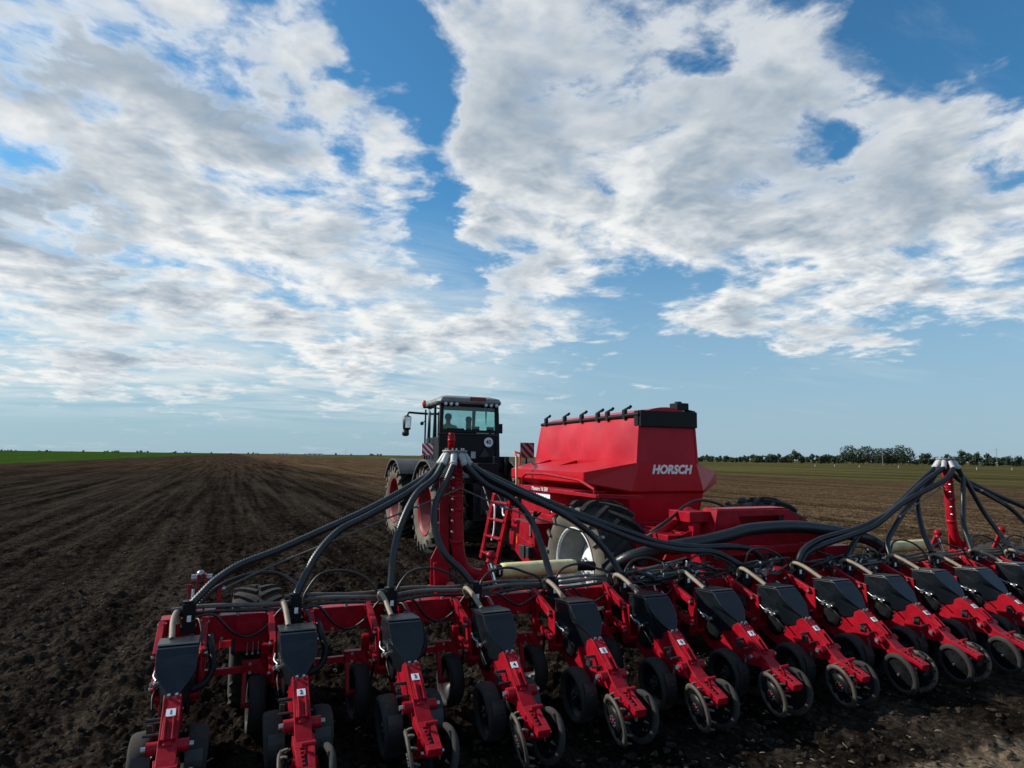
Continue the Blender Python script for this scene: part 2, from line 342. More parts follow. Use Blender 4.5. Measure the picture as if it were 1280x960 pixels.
def soil_mat():
    m, t, b = new_mat('tilled_soil'); geo = t.new('ShaderNodeNewGeometry'); co = geo.outputs['Position']
    x, y, z = t.sep(co)
    n_s = t.noise(co, 22, 8, .72); n_m = t.noise(co, 3.2, 6, .62); n_l = t.noise(co, .32, 5, .6)
    st = t.noise(t.vec('MULTIPLY', co, (1.1, .035, 0)), 1.0, 5, .62)         # passes of the machine, along the field
    st2 = t.noise(t.vec('MULTIPLY', co, (.16, .012, 0)), 1.0, 4, .6)
    v = t.math('ADD', t.math('MULTIPLY', n_m, .42), t.math('MULTIPLY', n_s, .38))
    v = t.math('ADD', v, t.math('MULTIPLY', n_l, .20))
    v = t.math('ADD', v, t.math('MULTIPLY', t.math('SUBTRACT', st, .5), .52))
    fur = t.noise(t.vec('MULTIPLY', t.vec('ADD', co, t.vec('SCALE', t.comb(n_l, 0, 0), scale=.5)), (3.4, .05, 0)), 1.0, 3, .6)      # single furrows
    v = t.math('ADD', v, t.math('MULTIPLY', t.math('SUBTRACT', fur, .5), .48))
    v = t.math('ADD', v, t.math('MULTIPLY', t.math('SUBTRACT', st2, .5), .18))
    moist = t.mix(t.rng(v, .36, .70), rgb(.0085, .0066, .0053), rgb(.054, .042, .032))
    dry = t.mix(t.rng(v, .36, .68), rgb(.034, .0225, .0135), rgb(.165, .108, .060))
    side = t.math('ADD', x, t.math('MULTIPLY_ADD', st2, 10, -5.0))
    dryf = t.rng(side, 4.0, 15.0, 0.0, 1.0)                                   # not yet sown: paler, with stubble
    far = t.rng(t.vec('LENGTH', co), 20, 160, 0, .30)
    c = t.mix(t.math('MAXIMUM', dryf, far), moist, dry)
    # pale straw bits, stones
    vo = t.new('ShaderNodeTexVoronoi', feature='F1'); t.put(vo.inputs['Vector'], t.vec('MULTIPLY', co, (1.0, .6, 1.0))); vo.inputs['Scale'].default_value = 26
    fl = t.math('MULTIPLY', t.rng(vo.outputs['Distance'], .10, .16, 1, 0), t.rng(t.sep(vo.outputs['Color'])[0], .93, .96, 0, 1))
    c = t.mix(t.math('MULTIPLY', fl, .55), c, rgb(.26, .20, .13))
    # a dry beaten track in the near right corner
    px = t.math('ADD', t.math('MULTIPLY', y, -1.0), t.math('MULTIPLY', t.math('SUBTRACT', n_m, .5), .5))
    pf = t.math('MULTIPLY', t.rng(px, -3.42, -3.16, 0, 1), t.rng(t.math('ADD', x, y), 6.6, 7.8, 0, 1))
    c = t.mix(pf, c, t.mix(n_s, rgb(.11, .078, .052), rgb(.23, .175, .122)))
    # weeds at the edge on the far right
    grass = t.rng(t.math('ADD', x, t.math('MULTIPLY_ADD', n_l, 22, -11)), 54, 78, 0, .80)
    gc = t.mix(t.rng(t.noise(t.vec('MULTIPLY', co, (.10, .012, 0)), 1, 4), .35, .65), rgb(.036, .044, .012), rgb(.125, .110, .044))
    c = t.mix(grass, c, gc)
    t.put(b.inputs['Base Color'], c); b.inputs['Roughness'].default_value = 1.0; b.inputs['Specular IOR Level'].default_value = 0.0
    vb = t.new('ShaderNodeTexVoronoi', feature='F1'); t.put(vb.inputs['Vector'], t.vec('ADD', co, t.vec('SCALE', t.comb(n_m, n_s, 0), scale=.12))); vb.inputs['Scale'].default_value = 7.5
    vb2 = t.new('ShaderNodeTexVoronoi', feature='F1'); t.put(vb2.inputs['Vector'], t.vec('ADD', co, t.vec('SCALE', t.comb(n_s, n_m, 0), scale=.05))); vb2.inputs['Scale'].default_value = 19
    h = t.math('ADD', t.math('MULTIPLY', n_s, .6), t.math('MULTIPLY', t.noise(co, 70, 4, .7), .4))
    nb = t.bump(t.math('SUBTRACT', 1.0, vb.outputs['Distance']), .8, .10)
    nb = t.bump(t.math('SUBTRACT', 1.0, vb2.outputs['Distance']), .8, .045, nb)
    t.put(b.inputs['Normal'], t.bump(h, .8, .035, nb))
    return m
SOIL = soil_mat()
def clod_mat(name, a, b_, s=9):
    m, t, b = new_mat(name); geo = t.new('ShaderNodeNewGeometry'); co = geo.outputs['Position']
    n = t.noise(co, s, 6, .7)
    t.put(b.inputs['Base Color'], t.mix(t.rng(n, .3, .7), rgb(*a), rgb(*b_))); b.inputs['Roughness'].default_value = .95; b.inputs['Specular IOR Level'].default_value = .15
    t.put(b.inputs['Normal'], t.bump(t.noise(co, 60, 4, .7), .6, .02)); return m
CLOD = clod_mat('soil_clod', (.008, .006, .005), (.050, .038, .029))
STRAW = clod_mat('dry_straw', (.10, .076, .045), (.27, .21, .13), 40)
def crop_mat():
    m, t, b = new_mat('young_crop'); geo = t.new('ShaderNodeNewGeometry'); co = geo.outputs['Position']
    n = t.noise(t.vec('MULTIPLY', co, (.35, .02, 0)), 1, 5, .6); n2 = t.noise(co, 1.2, 5, .7)
    v = t.math('ADD', t.math('MULTIPLY', n, .6), t.math('MULTIPLY', n2, .4))
    t.put(b.inputs['Base Color'], t.mix(t.rng(v, .35, .65), rgb(.017, .042, .008), rgb(.050, .092, .016))); b.inputs['Roughness'].default_value = 1.0; b.inputs['Specular IOR Level'].default_value = 0.0
    t.put(b.inputs['Normal'], t.bump(n2, .6, .2)); return m
CROP = crop_mat()
def leaf_mat(name, a, b_):
    m, t, b = new_mat(name); oi = t.new('ShaderNodeObjectInfo'); geo = t.new('ShaderNodeNewGeometry')
    n = t.noise(geo.outputs['Position'], .35, 4, .6)
    v = t.math('ADD', t.math('MULTIPLY', oi.outputs['Random'], .45), t.math('MULTIPLY', n, .55))
    t.put(b.inputs['Base Color'], t.mix(v, rgb(*a), rgb(*b_))); b.inputs['Roughness'].default_value = .7
    return m
LEAF = leaf_mat('tree_leaves', (.010, .022, .009), (.034, .054, .018))
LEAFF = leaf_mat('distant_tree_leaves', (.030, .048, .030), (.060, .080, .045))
BARK = dusty('bark', (.06, .05, .04), .9, .1)

# ---------------------------------------------------------------- ground
def _h(ix, iy, s):
    n = (ix.astype(np.int64) * 374761393 + iy.astype(np.int64) * 668265263 + s * 2246822519) & 0xFFFFFFFF
    n = ((n ^ (n >> 13)) * 1274126177) & 0xFFFFFFFF
    n = ((n ^ (n >> 16)) * 2246822519) & 0xFFFFFFFF
    return ((n ^ (n >> 15)) & 0xFFFFFF).astype(np.float64) / 0xFFFFFF
def vnoise(x, y, s):
    ix, iy = np.floor(x), np.floor(y); fx, fy = x - ix, y - iy
    fx = fx * fx * (3 - 2 * fx); fy = fy * fy * (3 - 2 * fy)
    a, b, c, d = _h(ix, iy, s), _h(ix + 1, iy, s), _h(ix, iy + 1, s), _h(ix + 1, iy + 1, s)
    return (a * (1 - fx) + b * fx) * (1 - fy) + (c * (1 - fx) + d * fx) * fy
def lumps(x, y, cell, s):
    """rounded clods of about one cell"""
    gx, gy = x / cell, y / cell; ix, iy = np.floor(gx), np.floor(gy); out = np.zeros_like(x)
    for i in (-1, 0, 1):
        for j in (-1, 0, 1):
            cx, cy = ix + i, iy + j
            a = _h(cx, cy, s); b = _h(cx, cy, s + 1); c = _h(cx, cy, s + 2)
            dx = gx - cx - a; dy = gy - cy - b; th = c * 6.28
            u = (dx * np.cos(th) + dy * np.sin(th)) * (.9 + .8 * a); w = (-dx * np.sin(th) + dy * np.cos(th)) * (.9 + .5 * b)
            d2 = (u * u + w * w) / (.16 + .34 * c)
            out = np.maximum(out, (.25 + .75 * _h(cx, cy, s + 3)) * np.minimum(1.0, 1.7 * np.clip(1 - np.sqrt(d2), 0, 1)) * (1 + .8 * u))
    return out
def ground_z(x, y):
    r = np.hypot(x, y)
    n1 = vnoise(x * .9, y * .25, 3)
    rough = .45 + .9 * vnoise(x * .55, y * .3, 9)
    calm = np.where((x > -.6) & (x < 11.5) & (y < 5.2), .62, 1.0)
    track = np.clip((3.33 - y + .4 * (vnoise(x * 2, y * 2, 77) - .5)) / .3, 0, 1) * np.clip((x + y - 6.6) / 1.2, 0, 1)
    calm = calm * (1 - .85 * track)
    h = (n1 - .5) * .05 * np.exp(-r / 90)
    h += (.045 * np.sin(x * 2 * np.pi / .75 + 1.2) * vnoise(x * .25, y * .06, 31)) * np.clip(1 - r / 70, 0, 1)
    for cell, amp, s, far in ((.40, .044, 11, 60), (.19, .040, 21, 38), (.090, .030, 41, 20), (.045, .015, 61, 10)):
        h += amp * calm * rough * lumps(x + .3 * cell * (vnoise(x / cell, y / cell, s + 7) - .5), y, cell, s) * np.clip(1.5 - r / far * 1.5, 0, 1)
    h += .02 * (vnoise(x * 14, y * 14, 91) - .5) * calm * np.clip(1 - r / 14, 0, 1)
    return -.115 + h
def build_ground():
    th = np.concatenate([np.linspace(R(-30), R(76), 1000), np.linspace(R(76), R(330), 90)[1:-1]])
    rad = np.concatenate([np.linspace(.05, 1.6, 12)[:-1], np.geomspace(1.6, 60, 860)[:-1], np.geomspace(60, 12000, 70)])
    T, Q = np.meshgrid(th, rad); X = (Q * np.sin(T)).ravel(); Y = (Q * np.cos(T)).ravel()
    Z = ground_z(X, Y)
    nt, nr = len(th), len(rad); n = nt * nr
    i = np.arange(nr - 1)[:, None] * nt; j = np.arange(nt)[None, :]; j2 = (j + 1) % nt
    F = np.stack([i + j, i + nt + j, i + nt + j2, i + j2], -1).reshape(-1, 4)
    # close the hole under the camera
    me = bpy.data.meshes.new('ground'); me.vertices.add(n + 1)
    co = np.empty((n + 1, 3)); co[:n, 0] = X; co[:n, 1] = Y; co[:n, 2] = Z; co[n] = (0, 0, Z[:nt].mean())
    me.vertices.foreach_set('co', co.ravel())
    tri = np.stack([np.full(nt, n), np.arange(nt), (np.arange(nt) + 1) % nt], -1)
    me.loops.add(F.size + tri.size); me.loops.foreach_set('vertex_index', np.concatenate([F.ravel(), tri.ravel()]).astype(np.int32))
    me.polygons.add(len(F) + len(tri))
    me.polygons.foreach_set('loop_start', np.concatenate([np.arange(len(F)) * 4, len(F) * 4 + np.arange(len(tri)) * 3]).astype(np.int32))
    me.polygons.foreach_set('use_smooth', np.ones(len(F) + len(tri), bool))
    me.update(calc_edges=True); me.validate()
    me.materials.append(SOIL)
    o = bpy.data.objects.new('ground', me); COL.objects.link(o); kind(o, 'structure')
build_ground()
def crop_field():
    mb = MB(); rng = random.Random(3)
    xs = [-31, -60, -140, -400, -1500, -6000]; ys = [-60, 20, 60, 100, 140, 180, 240, 320, 420, 600, 900, 1500, 3000, 9000]
    vs = []
    for y in ys:
        for k, x in enumerate(xs): vs.append((x + (rng.uniform(-.5, .5) if k == 0 else 0), y, .16 + (rng.uniform(0, .12) if k else -.30)))
    fs = [(a * 6 + k, a * 6 + k + 1, a * 6 + k + 7, a * 6 + k + 6) for a in range(len(ys) - 1) for k in range(5)]
    mb.add(vs, fs, 0, True); kind(mb.build('crop_field', CROP), 'structure')
crop_field()
def scatter():
    # loose clods and straw on the tilled ground
    ico = bmesh.new(); bmesh.ops.create_icosphere(ico, subdivisions=2, radius=1); bv = np.array([v.co[:] for v in ico.verts]); bf = np.array([[v.index for v in f.verts] for f in ico.faces]); ico.free()
    def cloud(n, r0, r1, a0, a1):
        r = np.sqrt(RNG.uniform(r0 * r0, r1 * r1, n)) if r1 < 12 else np.exp(RNG.uniform(np.log(r0), np.log(r1), n)); a = RNG.uniform(R(a0), R(a1), n)
        return r * np.sin(a), r * np.cos(a)
    x, y = cloud(8000, 2.2, 13, -24, 72); n = len(x)
    s = .007 + .024 * RNG.random(n) ** 3; sq = RNG.uniform(.6, 1.2, (n, 1, 3)); z = ground_z(x, y) + s * .3
    nv = len(bv); jit = 1 + .62 * (RNG.random((n, nv, 1)) - .5)
    ang = RNG.uniform(0, 6.28, n); ca, sa = np.cos(ang)[:, None], np.sin(ang)[:, None]
    P = bv[None] * jit * sq * s[:, None, None]; PX = P[..., 0] * ca - P[..., 1] * sa; PY = P[..., 0] * sa + P[..., 1] * ca
    P = np.stack([PX + x[:, None], PY + y[:, None], P[..., 2] * .8 + z[:, None]], -1).reshape(-1, 3)
    F = (bf[None] + (np.arange(n) * nv)[:, None, None]).reshape(-1, 3)
    me = bpy.data.meshes.new('soil_clods'); me.from_pydata(P.tolist(), [], F.tolist()); me.materials.append(CLOD)
    o = bpy.data.objects.new('soil_clods', me); COL.objects.link(o); kind(o, 'stuff'); o['label'] = 'loose crumbs of dark soil on the tilled field'; o['category'] = 'soil'
    x, y = cloud(9000, 2.5, 60, -28, 74); keep = (RNG.random(len(x)) < np.clip(.16 + .06 * (x - 2), .09, 1)); x, y = x[keep], y[keep]; n = len(x)
    L = RNG.uniform(.010, .05, n); a = RNG.uniform(0, 6.28, n); w = RNG.uniform(.002, .006, n) * (1 + np.hypot(x, y) / 25); z = ground_z(x, y) + .012; tz = RNG.uniform(-.3, .5, n) * L
    dx, dy = np.cos(a) * L / 2, np.sin(a) * L / 2; ex, ey = -np.sin(a) * w, np.cos(a) * w
    q = np.stack([np.stack([x - dx - ex, y - dy - ey, z], -1), np.stack([x + dx - ex, y + dy - ey, z + tz], -1), np.stack([x + dx + ex, y + dy + ey, z + tz], -1), np.stack([x - dx + ex, y - dy + ey, z], -1),
                  np.stack([x, y, z + w * 1.5 + tz / 2], -1)], 1)
    P = q.reshape(-1, 3); k = (np.arange(n) * 5)[:, None]
    F = np.concatenate([k + np.array([[0, 1, 4]]), k + np.array([[1, 2, 4]]), k + np.array([[2, 3, 4]]), k + np.array([[3, 0, 4]])])
    me = bpy.data.meshes.new('straw_bits'); me.from_pydata(P.tolist(), [], F.tolist()); me.materials.append(STRAW)
    o = bpy.data.objects.new('straw_bits', me); COL.objects.link(o); kind(o, 'stuff'); o['label'] = 'pale bits of dry straw scattered over the soil'; o['category'] = 'straw'
scatter()

# ---------------------------------------------------------------- planter: toolbar with its row units
ROW0, PITCH, NROW = -.255, .75, 16
CX = ROW0 + PITCH * (NROW - 1) / 2
def rowx(k): return ROW0 + PITCH * (k - 1)
planter = thing('planter', 'long red toolbar with a row of black hoppers and hose towers across the near field', 'planter', (CX, 5.6, 0))
planter_org = V((CX, 5.6, 0))

def bolt(mb, p, axis, r=.013, h=.012, mi=0):
    p = V(p); a = V(axis).normalized(); mb.cyl(p - a * .004, p + a * h, r, n=6, mi=mi)

def hopper_mesh():
    mb = MB()
    rear = [(4.915, .788, .119), (4.897, .782, .123), (4.862, .745, .125), (4.805, .692, .121), (4.768, .655, .110), (4.728, .615, .082), (4.695, .583, .052), (4.668, .556, .028)]
    low = [(4.67, .515, .028), (4.74, .475, .045), (4.86, .462, .070), (4.98, .490, .100), (5.12, .545, .116), (5.160, .585, .120), (5.170, .690, .122), (5.165, .762, .120), (5.15, .772, .118)]
    ring = rear + low; n = len(ring)
    L = [V((-h, y, z)) for y, z, h in ring]; Rr = [V((h, y, z)) for y, z, h in ring]
    c = V((-.112, 4.93, .66)); c2 = V((.112, 4.93, .66))
    vs = L + Rr + [c, c2]; fs = []
    for i in range(n):
        j = (i + 1) % n
        fs.append((i, j, 2 * n)); fs.append((n + j, n + i, 2 * n + 1)); fs.append((j, i, n + i, n + j))
    mb.add(vs, fs)
    return mb
def lid_mesh():
    mb = MB()
    mb.prism([(-.124, 5.178, .772), (-.124, 4.945, .790), (-.124, 4.918, .791), (-.124, 4.918, .798), (-.124, 4.945, .802), (-.124, 5.178, .784)], (.248, 0, 0))
    for x in (-.07, .07): mb.cyl((x, 5.182, .765), (x, 5.182, .790), .012, n=8)
    return mb
def frame_mesh():
    mb = MB()
    side = [(5.20, .33), (5.22, .63), (5.10, .60), (4.80, .50), (4.68, .565), (4.64, .545), (4.43, .395), (4.37, .31), (4.42, .26), (4.62, .24), (4.85, .20), (5.05, .26)]
    for x in (-.050, .038): mb.prism([(x, y, z) for y, z in side], (.012, 0, 0))
    mb.box((0, 4.83, .335), (.076, .34, .16))
    mb.box((0, 5.235, .495), (.26, .03, .33))                                    # head plate of the linkage
    for x in (-.135, .135):
        mb.prism([(x - .006, 5.25, .70), (x - .006, 5.13, .68), (x - .006, 5.12, .40), (x - .006, 5.25, .33)], (.012, 0, 0))
        mb.ball((x * 1.04, 5.19, .655), .022, 10); mb.ball((x * 1.04, 5.17, .455), .022, 10)
    mb.cyl((-.13, 5.14, .40), (.13, 5.14, .40), .022, n=12)
    return mb
def links(x):
    mb = MB(); x_ = x
    mb.bar((x_, 5.565, .785), (x_, 5.19, .655), .042, .062); mb.bar((x_, 5.57, .545), (x_, 5.17, .452), .036, .05)
    mb.bar((x_ * .86, 5.55, .80), (x_ * .86, 5.52, .44), .03, .09)
    return mb
def bolts_mesh():
    mb = MB()
    for sx in (-1, 1):
        for y, z in ((5.19, .655), (5.17, .455), (5.55, .785), (5.55, .56)): bolt(mb, (sx * .158, y, z), (sx, 0, 0), .014, .016)
        for y, z in ((4.60, .31), (4.9, .40), (5.05, .36), (5.1, .5), (4.78, .28)): bolt(mb, (sx * .05, y, z), (sx, 0, 0), .010, .008)
        bolt(mb, (sx * .118, 4.45, .345), (sx, 0, 0), .018, .02); bolt(mb, (sx * .062, 4.13, .178), (sx, 0, 0), .012, .012)
        mb.cyl((sx * .022, 4.665, .553), (sx * .022, 4.655, .572), .010, n=8)
    return mb
def arm_mesh():
    mb = MB()
    mb.bar((0, 4.685, .530), (0, 4.44, .372), .078, .062)                          # upper arm that carries the number
    mb.bar((0, 4.60, .44), (0, 4.43, .33), .05, .10)
    for x in (-.022, .022): mb.bar((x, 4.53, .478), (x, 4.42, .385), .012, .05)
    mb.cyl((-.112, 4.45, .345), (.112, 4.45, .345), .037, n=18)                    # cross tube
    mb.bar((0, 4.47, .36), (0, 4.33, .265), .105, .075)
    mb.lathe((0, 4.38, .245), (0, .35, 1), [(0, .058), (.055, .056), (.07, .045), (.07, .0)], 16)
    return mb
def press_arm_mesh():
    mb = MB(); a = V((0, 4.375, .285)); b = V((0, 4.085, .190)); d, e, u = basis(b - a)
    w0, w1 = .066, .047
    ta, tb = a + u * .028, b + u * .028; ba, bb = a - u * .03, b - u * .022
    # channel: two cheeks, nose and a top with a slot
    for sg in (-1, 1):
        mb.add([ba + V((sg * w0, 0, 0)), bb + V((sg * w1, 0, 0)), tb + V((sg * w1, 0, 0)), ta + V((sg * w0, 0, 0)),
                ba + V((sg * (w0 - .01), 0, 0)), bb + V((sg * (w1 - .01), 0, 0)), tb + V((sg * (w1 - .01), 0, 0)), ta + V((sg * (w0 - .01), 0, 0))],
               [(0, 1, 2, 3), (7, 6, 5, 4), (3, 2, 6, 7), (0, 4, 5, 1), (1, 5, 6, 2), (0, 3, 7, 4)])
    def P(t, x, h): return a.lerp(b, t) + u * h + V((x, 0, 0))
    t0, t1 = .36, .86; top = .031
    def slab(ta_, tb_, xa0, xa1, xb0, xb1):
        q = [P(ta_, xa0, top - .008), P(ta_, xa1, top - .008), P(tb_, xb1, top - .008), P(tb_, xb0, top - .008), P(ta_, xa0, top), P(ta_, xa1, top), P(tb_, xb1, top), P(tb_, xb0, top)]
        mb.add(q, [(3, 2, 1, 0), (4, 5, 6, 7), (0, 1, 5, 4), (1, 2, 6, 5), (2, 3, 7, 6), (3, 0, 4, 7)])
    def wd(t): return w0 + (w1 - w0) * t
    slab(0, t0, -wd(0), wd(0), -wd(t0), wd(t0)); slab(t1, 1, -wd(t1), wd(t1), -wd(1), wd(1))
    slab(t0, t1, -wd(t0), -.026, -wd(t1), -.020); slab(t0, t1, .012, wd(t0), .010, wd(t1))
    for k in range(4): slab(t0 + .06 + k * .11, t0 + .11 + k * .11, -.026, -.006, -.026, -.006)        # detents of the slot
    mb.bar(P(1, 0, .031), P(1, 0, -.024), .094, .012)
    mb.bar(P(.3, 0, -.02), P(.75, 0, -.03), .02, .03)
    # lever
    mb.cyl(P(.50, .004, .02), P(.44, .006, .062), .011, n=10); mb.cyl(P(.42, -.022, .066), P(.42, .060, .070), .013, n=12)
    # fork and axle down to the closing wheels
    for sg in (-1, 1): mb.bar(P(.55, sg * .05, 0), (sg * .075, 4.235, .115), .018, .045)
    mb.cyl((-.13, 4.235, .115), (.13, 4.235, .115), .012, n=10)
    return mb
def slot_shade_mesh():
    mb = MB(); mb.bar((-.006, 4.272, .262), (-.006, 4.13, .214), .045, .006); return mb  # black strip that paints the shade down in the arm's slot
def metering_mesh():
    mb = MB()
    mb.lathe((-.085, 5.0, .44), (1, 0, 0), [(0, .06), (.01, .098), (.06, .105), (.11, .105), (.16, .098), (.17, .06)], 22, cap=True)
    mb.box((0, 5.02, .55), (.15, .16, .07)); mb.bar((0, 4.95, .36), (0, 4.78, .10), .05, .06)
    mb.tube([(.09, 5.02, .47), (.17, 5.05, .50), (.215, 5.10, .58), (.20, 5.22, .68), (.19, 5.36, .73)], .024, 10, sub=6)
    mb.tube([(-.10, 4.99, .52), (-.125, 4.9, .50), (-.12, 4.82, .44)], .008, 6, sub=4)
    return mb
def fittings_mesh():
    mb = MB()
    mb.cyl((-.088, 4.97, .545), (-.150, 4.955, .548), .016, n=10); mb.cyl((-.125, 4.93, .55), (-.125, 5.0, .55), .011, n=8); mb.box((-.10, 5.05, .56), (.05, .03, .035))
    mb.tube([(-.12, 5.0, .56), (-.14, 5.06, .575), (-.13, 5.12, .60)], .007, 6, sub=4)
    mb.bar((-.09, 4.62, .435), (-.02, 4.62, .435), .012, .012)
    return mb
def pins_mesh():
    mb = MB()
    mb.cyl((-.135, 4.62, .445), (.045, 4.62, .445), .011, n=10); mb.cyl((-.14, 4.52, .395), (.07, 4.52, .395), .009, n=10); mb.box((-.11, 4.60, .405), (.03, .05, .05))
    return mb
def gauge_wheel(sg):
    mb = MB(); c = V((sg * .140, 4.73, .135)); ax = V((sg, .04, -.10))
    mb.lathe(c, ax, [(-.060, .165), (-.062, .190), (-.050, .200), (-.01, .206), (.04, .204), (.056, .196), (.062, .178), (.048, .160), (.040, .160), (.040, .15), (-.06, .15)], 36, 0, close=True)
    mb.lathe(c, ax, [(.036, .158), (.010, .120), (.004, .060), (.020, .045), (.034, .045), (.034, .0)], 28, 1)
    d, e, u = basis(ax)
    for k in range(6):
        a = k * math.pi / 3; p = c + (e * math.cos(a) + u * math.sin(a)) * .10 + d * .018; mb.cyl(p - d * .012, p + d * .006, .016, n=8, mi=1)
        p = c + (e * math.cos(a) + u * math.sin(a)) * .030 + d * .032; mb.cyl(p, p + d * .010, .006, n=6, mi=2)
    mb.bar(c + V((-sg * .05, 0, 0)), (sg * .045, 4.80, .30), .03, .05, mi=1)
    return mb
def scraper(sg):
    mb = MB(); pts = []
    for k in range(9):
        a = R(58 + k * 8); pts.append((sg * .14, 4.73 - .222 * math.sin(a) * .98, .135 + .222 * math.cos(a) + .02))
    for a, b in zip(pts, pts[1:]): mb.bar(a, b, .10, .006)
    mb.bar(pts[3], (sg * .06, 4.58, .30), .02, .012)
    return mb
def spiked_wheel(sg):
    mb = MB(); c = V((sg * .108, 4.24, .105)); ax = V((sg, .16 * 1.0, -.22)).normalized(); d, e, u = basis(ax)
    mb.lathe(c, ax, [(-.008, .138), (-.013, .165), (.0, .180), (.013, .165), (.008, .138)], 36, 0, close=True)
    mb.lathe(c, ax, [(-.012, .0), (-.012, .05), (-.004, .105), (.004, .105), (.014, .05), (.014, .0)], 24, 2)
    for k in range(10):
        a = k * 2 * math.pi / 10; r = e * math.cos(a) + u * math.sin(a); t = -e * math.sin(a) + u * math.cos(a)
        mb.bar(c + r * .05, c + r * .155, .030, .006, 2, up=d, w2=.040)
        bolt(mb, c + r * .036 + d * .014, d, .006, .008, 1)
    for k in range(12):
        a = (k + .5) * 2 * math.pi / 12; r = e * math.cos(a) + u * math.sin(a); t = -e * math.sin(a) + u * math.cos(a)
        p = c + r * .158
        mb.tube([p - d * .004, p - d * .022 + r * .012 + t * .004, p - d * .048 + r * .014 + t * .018], [.011, .010, .008], 7, 0, sub=3)
    return mb
def smooth_wheel(sg):
    mb = MB(); c = V((sg * .108, 4.24, .105)); ax = V((sg, .16, -.22)).normalized(); d, e, u = basis(ax)
    mb.lathe(c, ax, [(-.014, .138), (-.022, .156), (-.016, .175), (.0, .183), (.016, .175), (.022, .156), (.014, .138)], 36, 0, close=True)
    mb.lathe(c, ax, [(-.003, .150), (-.010, .06), (-.014, .035), (-.014, .0)], 30, 1); mb.lathe(c, ax, [(.003, .150), (.012, .06), (.022, .035), (.022, .0)], 30, 1)
    for k in range(8):
        a = k * math.pi / 4; p = c + (e * math.cos(a) + u * math.sin(a)) * .10 + d * .008; mb.cyl(p - d * .001, p + d * .004, .014, n=8, mi=1)
    bolt(mb, c + d * .022, d, .014, .014, 2)
    return mb
def tag_mesh(k):
    mb = MB(); a = V((0, 4.685, .530)); b = V((0, 4.44, .372)); d, e, u = basis(b - a); c = a.lerp(b, .40) + u * .033
    rot = Matrix((V((1, 0, 0)), -d, u)).transposed()
    mb.box(c, (.052, .052, .004), 0, rot)
    mb.text(str(k), .042, Matrix.Translation(c + u * .0034) @ rot.to_4x4(), 1, .0006, bold=.001)
    return mb
def seed_tube_mesh(j=0):
    mb = MB(); mb.tube([(-.03, 5.52, .80), (-.065 - .02 * j, 5.50, .865), (-.07 - .02 * j, 5.43, .893), (-.060, 5.30, .862), (-.050, 5.12, .785)], .0195, 12, sub=6); return mb
def manifold_mesh():
    mb = MB(); mb.box((.03, 5.505, .79), (.085, .075, .20)); mb.box((.03, 5.50, .71), (.11, .09, .05)); mb.cyl((.02, 5.52, .86), (.02, 5.52, .91), .043, n=14)
    mb.box((.032, 5.4655, .79), (.028, .004, .045), 1); mb.cyl((-.035, 5.51, .83), (.0, 5.51, .83), .028, n=12)
    return mb
def coulter_wheel():
    mb = MB(); c = V((0, 5.36, .165)); ax = V((1, .02, -.03))
    mb.lathe(c, ax, [(-.055, .15), (-.058, .185), (-.04, .198), (.0, .203), (.04, .198), (.058, .185), (.055, .15)], 32, 0, close=True)
    mb.lathe(c, ax, [(-.030, .155), (.0, .06), (.03, .05), (.03, .0)], 24, 1); mb.lathe(c, ax, [(.030, .155), (.045, .06), (.045, .0)], 24, 1)
    return mb
def coulter_arm():
    mb = MB(); mb.bar((-.085, 5.36, .17), (-.085, 5.46, .41), .03, .05); mb.box((-.02, 5.45, .41), (.17, .06, .09)); mb.bar((.05, 5.46, .40), (.05, 5.40, .58), .05, .04)
    mb.bar((.0, 5.42, .45), (.10, 5.40, .30), .03, .05); mb.cyl((-.10, 5.36, .165), (.0, 5.36, .165), .02, n=10)
    for z in (.44, .38): bolt(mb, (-.05, 5.42, z), (0, -1, 0), .012, .014, 1)
    mb.tube([(.09, 5.40, .56), (.12, 5.38, .40), (.08, 5.37, .15)], .012, 8, 2, sub=5)
    return mb

UO = V((0, 4.9, 0))
def make_unit(k, mirrored):
    p = frame_mesh().build('row_unit', RED, planter, org=V((0, 4.9, 0)), bevel=.003)
    links(-.145).build('parallel_link', RED, p, bevel=.003); links(.145).build('parallel_link', RED, p, bevel=.003)
    bolts_mesh().build('bolt_set', STEEL, p)
    hopper_mesh().build('hopper', HOPB, p, bevel=.006); lid_mesh().build('hopper_lid', HOPB, p, bevel=.004)
    metering_mesh().build('metering_unit', BLACK, p, bevel=.003); fittings_mesh().build('fitting_set', STEEL, p); pins_mesh().build('lock_pin', DGREY, p)
    arm_mesh().build('rear_arm', RED, p, bevel=.004); press_arm_mesh().build('closing_arm', RED, p, bevel=.0025); slot_shade_mesh().build('slot_shade', INK, p)
    for sg in (-1, 1):
        gauge_wheel(sg).build('gauge_wheel', [RUBD, BLACK, STEEL], p); scraper(sg).build('scraper', DGREY, p)
    s = 1 if mirrored else -1
    spiked_wheel(s).build('spiked_wheel', [DIRTST, STEEL, BLACK], p); smooth_wheel(-s).build('closing_wheel', [RUBD, BLACK, STEEL], p)
    return p
def unit_label(k): return 'row unit with white number tag %d' % k
U1 = make_unit(1, False); U9 = make_unit(9, True)
for k in range(1, NROW + 1):
    src = U9 if k > 8 else U1
    loc = V((rowx(k), 4.9, 0)) - planter_org
    dz = random.uniform(-.018, .018) if k > 2 else (-.045, -.022)[k - 1]
    if k in (1, 9): u = src; u.location = loc + V((0, 0, dz))
    else: u = copy_tree(src, planter, loc + V((0, 0, dz)))
    u.rotation_euler = (R(random.uniform(-.7, .7)), R(random.uniform(-.6, .6)), R(random.uniform(-.6, .6)))
    u['label'] = unit_label(k)
    u['_k'] = k
